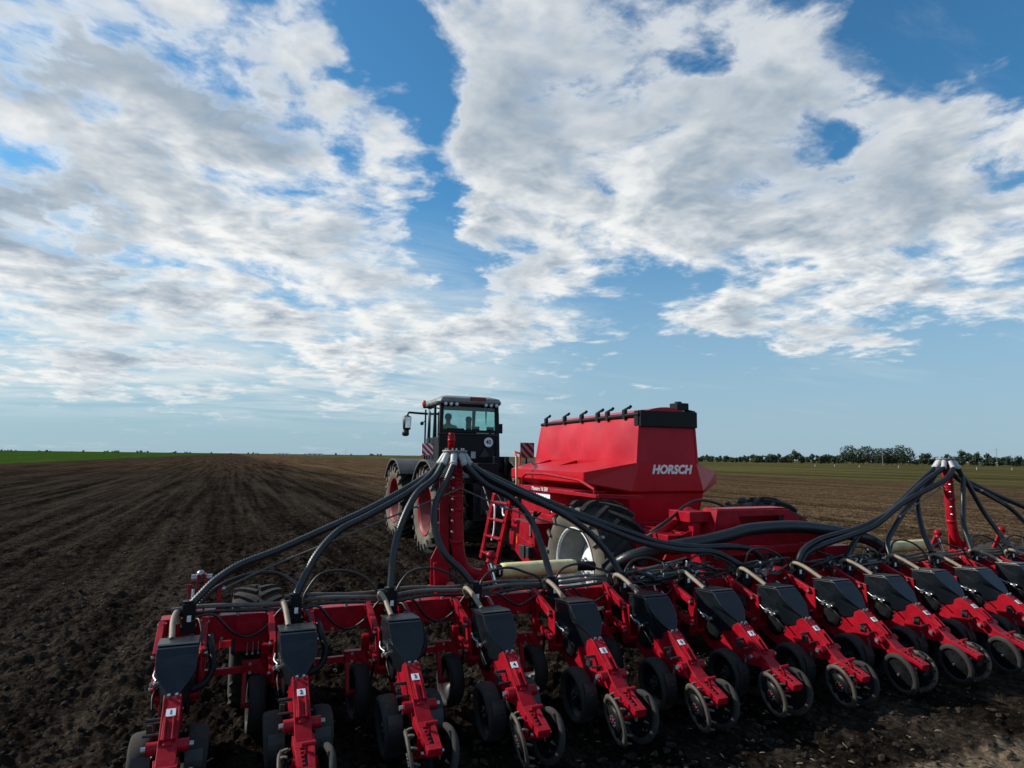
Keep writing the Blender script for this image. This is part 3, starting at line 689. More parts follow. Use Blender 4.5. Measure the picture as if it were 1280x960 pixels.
for o in [o for o in planter.children if o.name.startswith('row_unit')]:
    k = o['_k']; del o['_k']; ORG[o.name] = V((0, 4.9, 0))
    tag_mesh(k).build('number_tag', [WHITE, INK], o)
    seed_tube_mesh(random.choice((0, 0, 1, -1))).build('seed_tube', TAN, o)
    if k in (6, 9): [setattr(c.location, 'z', c.location.z + .0) for c in o.children]

def repeat(mb, name, mats, xs, bevel=0, label=None):
    src = None
    for x in xs:
        if src is None: src = mb.build(name, mats, planter, org=V((0, 5.5, 0)), bevel=bevel); src.location = V((x, 5.5, 0)) - planter_org
        else: c = src.copy(); COL.objects.link(c); c.parent = planter; c.location = V((x, 5.5, 0)) - planter_org
ALLX = [rowx(k) for k in range(1, NROW + 1)]
repeat(manifold_mesh(), 'seed_manifold', [BLACK, WHITE], ALLX, .003)
cw = coulter_arm().build('fertilizer_coulter', [RED, STEEL, BLACK], planter, org=V((0, 5.5, 0)), bevel=.003)
coulter_wheel().build('wheel', [RUB, BLACK], cw)
for i, x in enumerate(ALLX):
    loc = V((x - (.235 if i else .02), 5.5, 0)) - planter_org
    if i == 0: cw.location = loc
    else: copy_tree(cw, planter, loc)

# --- main beam, lower rail, pipes along it
def beam(x0, x1, label=None):
    mb = MB(); mb.box(((x0 + x1) / 2, 5.68, .672), (x1 - x0, .16, .185)); return mb.build('toolbar_beam', RED, planter, bevel=.006)
beam(-.42, 4.45); beam(4.455, 6.40); beam(6.405, 11.35)
mb = MB(); mb.box((5.56, 5.47, .392), (11.46, .045, .045)); mb.build('lower_rail', RED, planter, bevel=.004)
for (x0, x1, y, z, r, m) in ((-.35, 4.6, 5.60, .835, .017, PIPE), (-.30, 4.6, 5.56, .800, .014, CABLE), (.45, 4.7, 5.63, .865, .013, PIPE), (6.2, 11.3, 5.60, .835, .017, PIPE), (6.2, 11.3, 5.56, .80, .014, CABLE), (6.1, 11.3, 5.63, .862, .013, PIPE)):
    mb = MB(); n = int((x1 - x0) / .12); mb.tube([(x0 + (x1 - x0) * i / n, y + .006 * math.sin(i * 1.7), z + .010 * math.sin(i * .9 + x0)) for i in range(n + 1)], r, 8, sub=2); mb.build('hydraulic_pipe', m, planter)
mb = MB()
for i in range(56):
    x = -.30 + i * .205
    bolt(mb, (x, 5.60, .765), (0, 0, 1), .014, .02); bolt(mb, (x + .1, 5.598, .60), (0, -1, 0), .012, .012)
mb.build('bolt_set', STEEL, planter)

# --- black cables looping from unit to unit
cr = random.Random(8)
for k in range(1, NROW):
    x0, x1 = rowx(k), rowx(k + 1)
    if k not in (1,):
        h = cr.uniform(.97, 1.05)
        mb = MB(); mb.tube([(x0 + .09, 5.56, .82), (x0 + .11, 5.58, .90), (x0 + .22, 5.62, h - .02), (x0 + .40, 5.63, h), (x0 + .56, 5.60, h - .05), (x0 + .66, 5.56, .90), (x0 + .69, 5.54, .80)], .0115, 8, sub=7); mb.build('cable', CABLE, planter)
    mb = MB(); s = cr.uniform(.60, .68); mb.tube([(x0 + .08, 5.47, .80), (x0 + .20, 5.44, .81), (x0 + .32, 5.47, s + .06), (x0 + .44, 5.50, s), (x0 + .56, 5.48, s + .06), (x0 + .66, 5.46, .80), (x0 + .71, 5.47, .82)], .0105, 8, sub=7); mb.build('cable', CABLE, planter)
    mb = MB(); mb.tube([(x0 + .05, 5.46, .76), (x0 + .10, 5.38, .80), (x0 + .13, 5.27, .70), (x0 + .12, 5.18, .58)], .0085, 7, sub=6); mb.build('cable', CABLE, planter)

# --- support wheels under the wings
def flot_wheel(c, Rr, w, name='support_wheel', lug=12, rim=WPAINT, rub=RUBD):
    c = V(c); mb = MB()
    mb.lathe(c, (1, 0, 0), [(-w * .40, Rr * .56), (-w * .47, Rr * .66), (-w * .50, Rr * .80), (-w * .47, Rr * .92), (-w * .38, Rr * .965), (0, Rr * .975), (w * .38, Rr * .965), (w * .47, Rr * .92), (w * .50, Rr * .80), (w * .47, Rr * .66), (w * .40, Rr * .56)], 48, 0, close=True)
    n = lug
    for i in range(n):
        for sg in (-1, 1):
            a = 2 * math.pi * (i + (.5 if sg > 0 else 0)) / n; pts = []
            for j in range(5):
                t = j / 4; aa = a + .30 * t; x = sg * w * (.02 + .44 * t) ; rr = Rr * (.995 - .05 * t ** 3)
                pts.append((c.x + x, c.y + math.sin(aa) * rr, c.z + math.cos(aa) * rr))
            for p, q in zip(pts, pts[1:]):
                mid = (V(p) + V(q)) / 2 - c; mid.x = 0
                mb.bar(p, q, Rr * .085, Rr * .085, up=mid)
    o = mb.build(name, rub, planter)
    m2 = MB()
    m2.lathe(c, (-1, 0, 0), [(w * .42, Rr * .575), (w * .45, Rr * .56), (w * .40, Rr * .53), (w * .10, Rr * .50), (-w * .12, Rr * .36), (-w * .05, Rr * .16), (w * .12, Rr * .14), (w * .12, 0)], 32)
    m2.lathe(c, (1, 0, 0), [(w * .42, Rr * .575), (w * .45, Rr * .56), (w * .40, Rr * .53), (w * .20, Rr * .50), (w * .15, 0)], 32)
    m2.build('rim', rim, o)
    return o
for x in (.27, 10.5):
    w_ = flot_wheel((x, 6.20, .38), .47, .39, lug=22, rub=RUBD)
    mb = MB(); mb.bar((x - .30, 6.2, .40), (x - .30, 5.76, .66), .05, .09); mb.bar((x + .30, 6.2, .40), (x + .30, 5.76, .66), .05, .09); mb.cyl((x - .31, 6.2, .40), (x + .31, 6.2, .40), .03)
    mb.box((x, 5.60, .60), (.34, .03, .22)); mb.build('wheel_bracket', RED, planter, bevel=.004)
    mb = MB()
    for i in range(5): mb.cyl((x - .08 + i * .04, 5.57, .47), (x - .08 + i * .04, 5.57, .56), .006, n=6); mb.ball((x - .08 + i * .04, 5.57, .47), .011, 8)
    mb.build('spring_set', STEEL, planter)
    mb = MB(); mb.tube([(x - .45, 5.62, .84), (x - .32, 5.70, .96), (x - .10, 5.78, 1.03), (x + .12, 5.78, 1.03), (x + .27, 5.68, .95), (x + .34, 5.60, .86)], .016, 8, sub=7); mb.build('cable', CABLE, planter)

# --- folding marker bracket on the wing end
def wing_end(x, s):
    mb = MB()
    for dx in (-.028, .028): mb.prism([(x + s * .0 + dx - .006, 5.80, .72), (x + dx - .006, 5.70, .72), (x + dx - .006, 5.78, 1.05), (x + dx - .006, 5.86, 1.05)], (.012, 0, 0))
    mb.bar((x - s * .07, 5.74, .70), (x - s * .08, 5.78, .98), .03, .04); mb.bar((x + s * .13, 5.74, .70), (x + s * .135, 5.78, 1.02), .035, .045)
    mb.box((x - .02, 5.75, .775), (.30, .14, .03)); mb.box((x - s * .1, 5.72, .72), (.06, .10, .12))
    mb.build('marker_bracket', RED, planter, bevel=.004)
    mb = MB(); mb.cyl((x - .075, 5.82, 1.02), (x - .03, 5.82, 1.02), .030, n=14); mb.cyl((x + .03, 5.82, 1.02), (x + .075, 5.82, 1.02), .026, n=14); mb.ball((x - .01, 5.82, 1.05), .030, 12); mb.build('pivot_pin', STEEL, planter)
    mb = MB(); mb.cyl((x - s * .055, 5.72, .74), (x - s * .055, 5.74, .92), .013, n=12); mb.cyl((x - s * .055, 5.735, .86), (x - s * .055, 5.745, .95), .02, n=12); mb.build('damper', CHROME, planter)
wing_end(-.165, 1); wing_end(11.0, -1)

# --- distribution towers and their hoses
HEAD_Z = 2.04
def tower(x, s, bs):
    """red riser pipe with a bend, a flat brace, a distributor head; s mirrors the bend"""
    Y = 5.95
    mb = MB(); mb.tube([(x + s * .01, Y, 1.99), (x + s * .03, Y, 1.55), (x + s * .045, Y, 1.22), (x + s * .07, Y, 1.06), (x + s * .13, Y, .945), (x + s * .24, Y, .885), (x + s * .40, Y, .87)], .060, 18, sub=7)
    for i in range(9): z = 1.62 + i * .04; mb.lathe((x + s * .025, Y, z), (0, 0, 1), [(-.010, .060), (-.006, .066), (.006, .066), (.010, .060)], 18)
    for z in (1.20, 1.5): mb.lathe((x + s * .04, Y, z), (0, 0, 1), [(-.02, .060), (-.018, .064), (.018, .064), (.02, .060)], 18)
    t = mb.build('distribution_tower', RED, planter)
    mb = MB(); mb.prism([(x - .135 * bs, Y + .03, 1.80), (x - .045 * bs, Y + .03, 1.80), (x - .02 * bs, Y + .03, .80), (x - .20 * bs, Y + .03, .76), (x - .20 * bs, Y + .03, 1.05), (x - .145 * bs, Y + .03, 1.16), (x - .125 * bs, Y + .03, 1.3)], (0, .015, 0))
    mb.bar((x - .19 * bs, Y - .08, 1.03), (x - .17 * bs, Y - .10, .60), .035, .03); mb.box((x - .12 * bs, Y - .10, .80), (.20, .30, .03)); mb.bar((x - .03 * bs, Y, .8), (x - .03 * bs, Y - .2, .74), .08, .08)
    mb.build('tower_brace', RED, t, bevel=.003)
    mb = MB(); mb.lathe((x, Y, HEAD_Z), (0, 0, 1), [(-.07, .065), (-.05, .085), (-.01, .098), (.0, .118), (.014, .118), (.014, .0)], 24)
    for k in range(6):
        a = k * math.pi / 3; mb.cyl((x + .09 * math.cos(a), Y + .09 * math.sin(a), HEAD_Z + .01), (x + .09 * math.cos(a), Y + .09 * math.sin(a), HEAD_Z + .035), .009, n=6)
    mb.build('distributor_head', GREY, t)
    mb = MB()
    for i in range(6): bolt(mb, (x - .03 * s, Y - .05, 1.80 - i * .10), (0, -1, 0), .010, .02)
    mb.build('clamp_set', STEEL, t)
    for k in range(8):
        a = R(22.5 + 45 * k); ca, sa = math.cos(a), math.sin(a)
        mb = MB(); mb.tube([(x + .07 * ca, Y + .07 * sa, HEAD_Z - .015), (x + .10 * ca, Y + .10 * sa, HEAD_Z - .045), (x + .150 * ca, Y + .15 * sa, HEAD_Z - .13)], [.030, .032, .031], 12, sub=3); mb.lathe((x + .138 * ca, Y + .138 * sa, HEAD_Z - .11), (.5 * ca, .5 * sa, -.85), [(-.01, .032), (-.01, .036), (.01, .036), (.01, .032)], 12)
        mb.build('outlet', ROOFG, t)
    return t
T1 = tower(1.95, 1, 1); T2 = tower(9.02, 1, -1)
def outlet_pt(x, ang, f=1.0):
    a = R(ang); return [(x + .145 * math.cos(a), 5.95 + .145 * math.sin(a), HEAD_Z - .12)]
HOSES = [
 (1.95, 112.5, [(1.51, 5.93, 1.71), (1.12, 5.84, 1.52), (.71, 5.78, 1.35), (.37, 5.72, 1.215), (.11, 5.66, 1.13), (-.06, 5.61, 1.03), (-.165, 5.55, .93), (-.225, 5.52, .87)]),
 (1.95, 157.5, [(1.66, 5.90, 1.78), (1.46, 5.84, 1.65), (1.11, 5.77, 1.475), (.87, 5.72, 1.365), (.70, 5.63, 1.21), (.60, 5.57, 1.05), (.53, 5.53, .90)]),
 (1.95, 202.5, [(1.72, 5.84, 1.79), (1.53, 5.76, 1.65), (1.38, 5.66, 1.40), (1.31, 5.59, 1.18), (1.275, 5.53, .90)]),
 (1.95, 247.5, [(1.82, 5.80, 1.76), (1.72, 5.77, 1.57), (1.70, 5.72, 1.38), (1.76, 5.64, 1.16), (1.91, 5.57, 1.0), (2.0, 5.53, .89)]),
 (1.95, 292.5, [(2.20, 5.78, 1.74), (2.46, 5.77, 1.61), (2.63, 5.72, 1.43), (2.71, 5.64, 1.20), (2.75, 5.58, 1.02), (2.77, 5.53, .89)]),
 (1.95, 337.5, [(2.30, 5.85, 1.78), (2.62, 5.80, 1.63), (2.98, 5.74, 1.46), (3.24, 5.66, 1.28), (3.43, 5.59, 1.06), (3.52, 5.53, .89)]),
 (1.95, 22.5, [(2.34, 5.95, 1.80), (2.86, 5.90, 1.58), (3.36, 5.84, 1.39), (3.80, 5.78, 1.24), (4.16, 5.74, 1.13), (4.60, 5.70, 1.075), (5.02, 5.72, 1.06), (5.36, 5.76, 1.01), (5.55, 5.80, .88), (5.6, 5.82, .75)]),
 (1.95, 67.5, [(2.36, 5.99, 1.74), (2.92, 5.86, 1.51), (3.42, 5.76, 1.32), (3.85, 5.70, 1.16), (4.30, 5.66, 1.06), (4.75, 5.64, 1.02), (5.02, 5.54, .89)]),
 (9.02, 202.5, [(8.42, 5.86, 1.73), (7.70, 5.80, 1.38), (7.02, 5.72, 1.20), (6.36, 5.66, 1.11), (5.95, 5.56, 1.02), (5.80, 5.53, .88)]),
 (9.02, 157.5, [(8.50, 5.95, 1.75), (7.76, 5.88, 1.36), (7.16, 5.78, 1.16), (6.80, 5.66, .99), (6.55, 5.53, .89)]),
 (9.02, 247.5, [(8.70, 5.78, 1.76), (7.92, 5.78, 1.49), (7.28, 5.70, 1.23), (6.70, 5.62, 1.12), (6.22, 5.58, 1.04), (5.98, 5.58, .95), (5.90, 5.58, .80)]),
 (9.02, 112.5, [(8.78, 6.10, 1.74), (8.36, 5.92, 1.50), (8.10, 5.70, 1.18), (8.02, 5.53, .89)]),
 (9.02, 180.0, [(8.60, 5.94, 1.68), (8.05, 5.84, 1.42), (7.62, 5.72, 1.18), (7.36, 5.62, 1.03), (7.27, 5.53, .89)]),
 (9.02, 292.5, [(9.12, 5.80, 1.76), (9.05, 5.77, 1.48), (8.86, 5.66, 1.2), (8.78, 5.53, .89)]),
 (9.02, 337.5, [(9.24, 5.84, 1.76), (9.42, 5.74, 1.34), (9.5, 5.6, 1.05), (9.53, 5.53, .89)]),
 (9.02, 22.5, [(9.36, 5.98, 1.74), (9.72, 5.86, 1.56), (10.0, 5.72, 1.36), (10.2, 5.6, 1.08), (10.28, 5.53, .89)]),
 (9.02, 67.5, [(9.42, 6.02, 1.78), (10.0, 5.92, 1.55), (10.5, 5.78, 1.34), (10.85, 5.64, 1.08), (11.0, 5.53, .89)]),
]
for x, ang, pts in HOSES:
    mb = MB(); mb.tube(smooth_path(outlet_pt(x, ang) + pts, 8), .0275, 12, corr=(.022, .0065)); mb.build('air_hose', HOSE, planter)
# thin stay wires and clips along the bundles
for pts in ([(1.99, 5.88, 1.70), (1.55, 5.76, 1.55), (1.12, 5.70, 1.40), (.74, 5.66, 1.26), (.30, 5.62, 1.10), (.0, 5.58, .97)], [(1.99, 5.88, 1.70), (2.4, 5.74, 1.52), (2.9, 5.68, 1.36), (3.4, 5.66, 1.22)],
            [(9.0, 5.85, 1.86), (8.6, 5.76, 1.66), (8.1, 5.72, 1.48), (7.7, 5.7, 1.32)], [(9.0, 5.85, 1.86), (9.5, 5.8, 1.62), (9.95, 5.74, 1.40)]):
    mb = MB(); mb.tube(pts, .008, 6, sub=6); mb.build('stay_wire', PIPE, planter)
    mb = MB()
    for p in pts[1::2]: mb.lathe(p, (1, 0, -.4), [(-.012, .0), (-.012, .018), (.012, .018), (.012, 0)], 10)
    mb.build('wire_clip', STEEL, planter)

# --- wing folding cylinders
def wing_cylinder(x, s):
    mb = MB(); a, b, c, d = V((x - s * .01, 5.72, 1.09)), V((x - s * .03, 5.71, 1.03)), V((x + s * .025, 5.68, .82)), V((x + s * .13, 5.60, .52))
    mb.ball(a, .050, 14); mb.cyl(a, b, .034, n=14); mb.bar(a + V((-s * .01, 0, -.02)), a + V((-s * .10, .05, -.25)), .035, .05)
    mb.cyl(c, d, .036, n=16); mb.lathe(c, d - c, [(-.01, .030), (-.01, .042), (.03, .042), (.03, .036)], 16)
    o = mb.build('wing_cylinder', RED, planter)
    mb = MB(); mb.cyl(b, c, .021, n=16); mb.build('cylinder_rod', CHROME, o)
wing_cylinder(2.255, 1); wing_cylinder(8.44, 1); wing_cylinder(9.75, 1)

# --- pale yellow tanks along the bar
def yellow_tank(x0, x1, txt):
    mb = MB(); Y, Z = 6.25, .855
    mb.lathe((x0, Y, Z), (1, 0, 0), [(0, .055), (.01, .072), (.05, .075), ((x1 - x0) * .5, .078), (x1 - x0 - .06, .075), (x1 - x0 - .01, .066), (x1 - x0, .03)], 24)
    o = mb.build('yellow_tank', YEL, planter)
    mb = MB(); mb.lathe((x0 - .07, Y, Z), (1, 0, 0), [(0, .0), (0, .062), (.068, .064), (.068, 0)], 24); mb.build('tank_cap', BLACK, o)
    mb = MB(); mb.cyl((x1 - .02, Y, Z), (x1 + .22, Y, Z - .01), .05, n=18); mb.build('tank_pipe', BLACK, o)
    mb = MB(); mb.text('T', .07, Matrix.Translation((x0 - .035, Y - .0655, Z)) @ Matrix.Rotation(R(90), 4, 'X'), 0, .003, bold=.003); mb.build('letter', WHITE, o)
yellow_tank(2.56, 3.42, 'T'); yellow_tank(8.05, 8.98, 'T')

# ---------------------------------------------------------------- middle frame of the planter (lift frame and fold joints)
def mid_frame():
    mb = MB()
    # lift plate that faces the camera, with a slot
    Y = 6.12
    out = [(5.12, .98), (5.22, 1.41), (6.28, 1.40), (6.50, 1.28), (7.02, 1.10), (7.02, .98)]
    sl = [(5.62, 1.20), (5.66, 1.30), (5.78, 1.33), (6.14, 1.33), (6.22, 1.28), (6.22, 1.20)]
    mb.prism([(5.12, Y, .98), (5.22, Y, 1.41), (5.50, Y, 1.408), (5.58, Y, 1.18), (5.58, Y, .98)], (0, .03, 0))
    mb.prism([(5.50, Y + .001, 1.408), (6.28, Y + .001, 1.40), (6.28, Y + .001, 1.33), (5.53, Y + .001, 1.33)], (0, .028, 0))
    mb.prism([(6.24, Y + .002, 1.33), (6.28, Y + .002, 1.40), (6.50, Y + .002, 1.28), (7.02, Y + .002, 1.10), (7.02, Y + .002, .98), (6.20, Y + .002, .98)], (0, .026, 0))
    mb.box((5.9, Y + .014, 1.075), (.64, .024, .19)); mb.box((5.9, Y + .26, 1.20), (1.0, .02, .36))  # second box: back panel added behind the slot so the opening looks dark
    # flanges
    mb.bar((5.115, Y + .12, .98), (5.215, Y + .12, 1.41), .02, .26, up=(0, 1, 0))
    mb.bar((6.30, Y + .13, 1.395), (6.52, Y + .13, 1.272), .26, .02); mb.bar((6.52, Y + .13, 1.272), (7.04, Y + .13, 1.09), .26, .02)
    mb.box((5.76, Y + .15, 1.414), (1.06, .24, .018))
    o = mb.build('lift_frame', RED, planter, bevel=.004)
    mb = MB(); mb.box((5.05, 6.42, 1.33), (.30, .40, .12)); mb.box((5.02, 6.30, 1.1), (.10, .1, .34)); mb.box((4.72, 6.7, 1.02), (.22, .9, .22)); mb.prism([(4.55, 6.25, .86), (4.95, 6.25, .86), (4.95, 6.25, 1.18), (4.70, 6.25, 1.10)], (0, .03, 0))
    mb.build('side_box', RED, o, bevel=.006)
    # cross beam below and fold joints
    mb = MB(); mb.box((5.52, 5.82, .99), (1.52, .10, .085)); mb.build('cross_beam', RED, o, bevel=.005)
    for x in (4.86, 6.20):
        mb = MB(); mb.prism([(x - .16, 5.76, .52), (x + .16, 5.76, .52), (x + .15, 5.76, .90), (x + .09, 5.76, 1.05), (x - .09, 5.76, 1.05), (x - .15, 5.76, .90)], (0, .05, 0)); mb.box((x, 5.9, .74), (.24, .22, .5))
        mb.lathe((x, 5.755, .965), (0, -1, 0), [(0, .095), (.02, .095), (.03, .085), (.03, 0)], 24); f = mb.build('fold_joint', RED, o, bevel=.004)
        mb = MB(); mb.lathe((x, 5.72, .965), (0, -1, 0), [(0, .05), (.018, .05), (.026, .04), (.026, 0)], 20); mb.build('joint_pin', STEEL, f)
    mb = MB(); mb.box((6.72, 5.86, .78), (.42, .16, .42)); mb.box((4.2, 5.9, .76), (.5, .16, .2)); mb.box((5.5, 6.1, .62), (1.7, .5, .14)); mb.build('frame_block', RED, o, bevel=.006)
    # drawbar to the seed cart
    mb = MB(); mb.box((5.1, 6.95, 1.0), (.12, 1.5, .22)); mb.box((6.1, 6.95, 1.0), (.12, 1.5, .22)); mb.box((5.6, 7.2, .86), (.3, 1.4, .26)); mb.build('drawbar', RED, o, bevel=.006)
    # lift cylinder
    mb = MB(); a, b, c = V((5.15, 6.58, 1.335)), V((4.40, 6.62, .965)), V((4.05, 6.64, .815))
    mb.cyl(a, b, .072, n=20); mb.lathe(b, b - a, [(-.05, .072), (-.05, .090), (.03, .090), (.03, .04)], 20); mb.ball(a, .085, 14); mb.ball(c, .07, 14); mb.cyl(a + V((.0, -.12, .0)), a + V((0, .12, 0)), .035, n=12); mb.cyl(b + V((0, -.1, .03)), b + V((0, .1, .03)), .05, n=12)
    f = mb.build('lift_cylinder', RED, o); mb = MB(); mb.cyl(b, c, .042, n=18); mb.build('cylinder_rod', CHROME, f)
    mb = MB(); mb.tube([(4.55, 6.50, 1.14), (4.8, 6.46, 1.30), (5.02, 6.46, 1.44), (5.25, 6.5, 1.50), (5.5, 6.5, 1.47), (5.7, 6.45, 1.38)], .018, 8, sub=6); mb.build('hydraulic_hose', CABLE, o)
    mb = MB(); mb.tube([(4.42, 6.50, 1.06), (4.66, 6.48, 1.19), (4.9, 6.48, 1.34)], .014, 8, sub=4); mb.build('hydraulic_pipe', PIPE, o)
    # big corrugated air duct across the front of it
    mb = MB(); mb.tube(smooth_path([(3.90, 6.42, .60), (3.88, 6.25, .80), (3.98, 6.05, .95), (4.40, 5.92, 1.055), (4.85, 5.90, 1.105), (5.20, 5.88, 1.165), (5.42, 5.88, 1.205), (5.8, 5.88, 1.225), (6.25, 5.88, 1.215), (6.8, 5.86, 1.145), (7.25, 5.82, 1.05), (7.5, 5.78, .93)], 8), .064, 18, corr=(.034, .008)); mb.build('air_duct', HOSE, o)
    # jumble of hoses, valves and fittings round the joints
    rr = random.Random(21)
    for cx in (4.35, 4.05, 6.45, 7.0, 5.3):
        for i in range(6):
            x0 = cx + rr.uniform(-.25, .25); pts = [(x0, 5.60, rr.uniform(.72, .85))]; z = pts[0][2]
            for j in range(4): pts.append((x0 + (j + 1) * rr.uniform(.05, .14) * rr.choice((1, 1, -1)), 5.56 + rr.uniform(-.06, .10), z + rr.uniform(-.06, .16)))
            mb = MB(); mb.tube(pts, rr.uniform(.009, .017), 8, sub=6); mb.build('hydraulic_hose', rr.choice((CABLE, CABLE, HOSE, PIPE)), o)
        mb = MB()
        for i in range(14):
            p = V((cx + rr.uniform(-.3, .3), 5.53 + rr.uniform(-.04, .06), rr.uniform(.68, .92))); ax = V((rr.uniform(-1, 1), rr.uniform(-.5, .2), rr.uniform(-.6, .6))).normalized()
            mb.cyl(p, p + ax * rr.uniform(.03, .06), rr.uniform(.008, .016), n=8)
        mb.box((cx, 5.60, .80), (.16, .10, .09)); mb.build('valve_set', STEEL, o)
    for a, b in (((3.2, 5.62, .86), (4.3, 5.60, .95)), ((3.3, 5.60, .82), (4.25, 5.58, .90)), ((3.4, 5.58, .87), (4.35, 5.60, .99))):
        mb = MB(); mb.tube([a, V(a).lerp(V(b), .5) + V((0, 0, -.02)), b], .013, 8, sub=5); mb.build('hydraulic_pipe', PIPE, o)
mid_frame()

# ---------------------------------------------------------------- seed cart between planter and tractor
KX = 5.56
cart = thing('seed_cart', 'tall red seed hopper cart on big tyres with white lettering on its rear', 'seed cart', (KX, 9.0, 0))
def cart_body():
    # upper tank: leaning sides, a little bulged between its ribs
    mb = MB(); y0, y1 = 7.52, 10.72
    ny, nz = 24, 8
    def hw(t, s):                                     # half width at length t and height s
        return (.455 + .02 * t) + .05 * (1 - s) ** 1.5
    def zz(t, s): return 1.90 + (2.56 - 1.90 - .02 * t) * s
    rr = random.Random(2)
    for sg in (-1, 1):
        vs = []
        for i in range(ny + 1):
            t = i / ny
            for j in range(nz + 1):
                s = j / nz
                b = .048 * math.sin(math.pi * s) * abs(math.sin(t * math.pi * 4.0)) + .012 * vnoise(np.array([t * 9.0]), np.array([s * 3.0]), 5)[0]
                y = y0 + (y1 - y0) * t
                if t > .9: y -= (s ** 2) * .14 * (t - .9) * 10
                vs.append((KX + sg * (hw(t, s) + b * (0 if i in (0, ny) or j == nz else 1)), y, zz(t, s)))
        fs = [(i * (nz + 1) + j, (i + 1) * (nz + 1) + j, (i + 1) * (nz + 1) + j + 1, i * (nz + 1) + j + 1) for i in range(ny) for j in range(nz)]
        if sg > 0: fs = [f[::-1] for f in fs]
        mb.add(vs, fs, 0, True)
    rear = [(KX - hw(0, j / nz), y0, zz(0, j / nz)) for j in range(nz + 1)] + [(KX + hw(0, j / nz), y0, zz(0, j / nz)) for j in range(nz, -1, -1)]
    mb.poly(rear); fr = [(KX - hw(1, j / nz), y1 - (j / nz) ** 2 * .14, zz(1, j / nz)) for j in range(nz + 1)] + [(KX + hw(1, j / nz), y1 - (j / nz) ** 2 * .14, zz(1, j / nz)) for j in range(nz, -1, -1)]
    mb.poly(fr[::-1]); mb.poly([(KX - hw(0, 1), y0, 2.56), (KX + hw(0, 1), y0, 2.56), (KX + hw(1, 1), y1 - .14, 2.54), (KX - hw(1, 1), y1 - .14, 2.54)])
    for sg in (-1, 1):                                # corner seam
        mb.bar((KX + sg * (hw(0, 0) + .0), y0 + .02, 1.92), (KX + sg * (hw(0, 1)), y0 + .02, 2.56), .03, .06, up=(0, 1, 0))
    tank = mb.build('tank', PINK, cart)
    # lower body: wide shoulders that slope out, a sharp waist, a narrower skirt
    mb = MB()
    plan = [(-.45, 7.50), (.45, 7.50), (1.085, 7.80), (1.10, 10.30), (.46, 10.75), (-.46, 10.75), (-1.17, 10.30), (-1.175, 7.80)]
    top = [(KX - .47, 7.50, 1.952), (KX + .47, 7.50, 1.952), None, None, None, None, None, None]
    wz_t, wz_b = 1.80, 1.655
    W1 = [(KX + x, y, wz_t if abs(x) > .5 else 1.93) for x, y in plan]
    W1[0] = (KX - .47, 7.50, 1.945); W1[1] = (KX + .47, 7.50, 1.945)
    W2 = [(KX + x, y, wz_b if abs(x) > .5 else 1.565) for x, y in plan]
    W2[0] = (KX - .60, 7.505, 1.545); W2[1] = (KX + .60, 7.505, 1.545)
    sk = [(-.62, 7.58), (.66, 7.58), (.70, 8.3), (.70, 10.3), (.46, 10.6), (-.46, 10.6), (-.70, 10.3), (-.70, 8.3)]
    S1 = [(KX + x, y, 1.53) for x, y in sk]; S2 = [(KX + x * .82, y + .03 * (1 if y < 8 else -1), .98) for x, y in sk]
    n = 8; vs = W1 + W2 + S1 + S2; fs = []
    for i in range(n):
        j = (i + 1) % n
        fs += [(i, n + i, n + j, j), (n + i, 2 * n + i, 2 * n + j, n + j), (2 * n + i, 3 * n + i, 3 * n + j, 2 * n + j)]
    fs = [f[::-1] for f in fs]; fs.append(tuple(range(3 * n, 4 * n)))
    mb.add(vs, fs)
    for sg in (-1, 1):                                # shoulder decks with two sunken pockets each
        yA, yB = 7.80, 10.30; HX = (1.175, -.005) if sg < 0 else (1.085, .015)
        xo = lambda y: KX + sg * (HX[0] + HX[1] * (y - yA) / (yB - yA)); xi = lambda y: KX + sg * .50
        def P(u, y, dz=0):                            # u = 0 at the tank, 1 at the outer edge
            return (xi(y) + (xo(y) - xi(y)) * u, y, 1.985 + (wz_t - 1.985) * u + dz - 0.0)
        ys = [7.50, 7.83, 8.25, 9.10, 9.45, 10.02, 10.30, 10.75]
        def q(a, b, c, d):
            f = [a, b, c, d]; mb.poly(f if sg < 0 else f[::-1])
        def tri(a, b, c):
            f = [a, b, c]; mb.poly(f if sg < 0 else f[::-1])
        tri((KX + sg * .47, 7.50, 1.947), P(0, 7.80), P(1, 7.80))
        for (a, b, pocket) in ((7.80, 8.25, 0), (8.25, 9.10, 1), (9.10, 9.45, 0), (9.45, 10.02, 1), (10.02, 10.30, 0)):
            if not pocket: q(P(0, a), P(0, b), P(1, b), P(1, a)); continue
            # a wedge shaped sunken pocket
            u0, u1 = .14, .62; m = .75
            A, B_, C_, D = P(u0, a + .05), P(u0, b - .05), P(u1, b - .12), P(u0 + .05, a + .10)
            q(P(0, a), P(0, b), P(u0, b), P(u0, a)); q(P(u0, a), P(u0, a + .05), P(1, a + .05), P(1, a)); q(P(u0, b - .05), P(u0, b), P(1, b), P(1, b - .05))
            q(P(u0, a + .05), P(u1, b - .05), P(1, b - .05), P(1, a + .05))
            dz = -.17; F0, F1, F2 = P(u0, a + .05, dz), P(u0, b - .05, dz), P(u1, b - .05, dz)
            tri(F0, F1, F2)
            q(P(u0, a + .05), P(u0, b - .05), F1, F0); q(P(u0, b - .05), P(u1, b - .05), F2, F1); q(P(u1, b - .05), P(u0, a + .05), F0, F2)
        tri((KX + sg * .46, 10.75, 1.93), P(1, 10.30), P(0, 10.30))
    body = mb.build('body', RED2, cart, bevel=.025)
    # lettering on the rear
    mb = MB(); rot = Matrix.Rotation(R(90), 4, 'X')
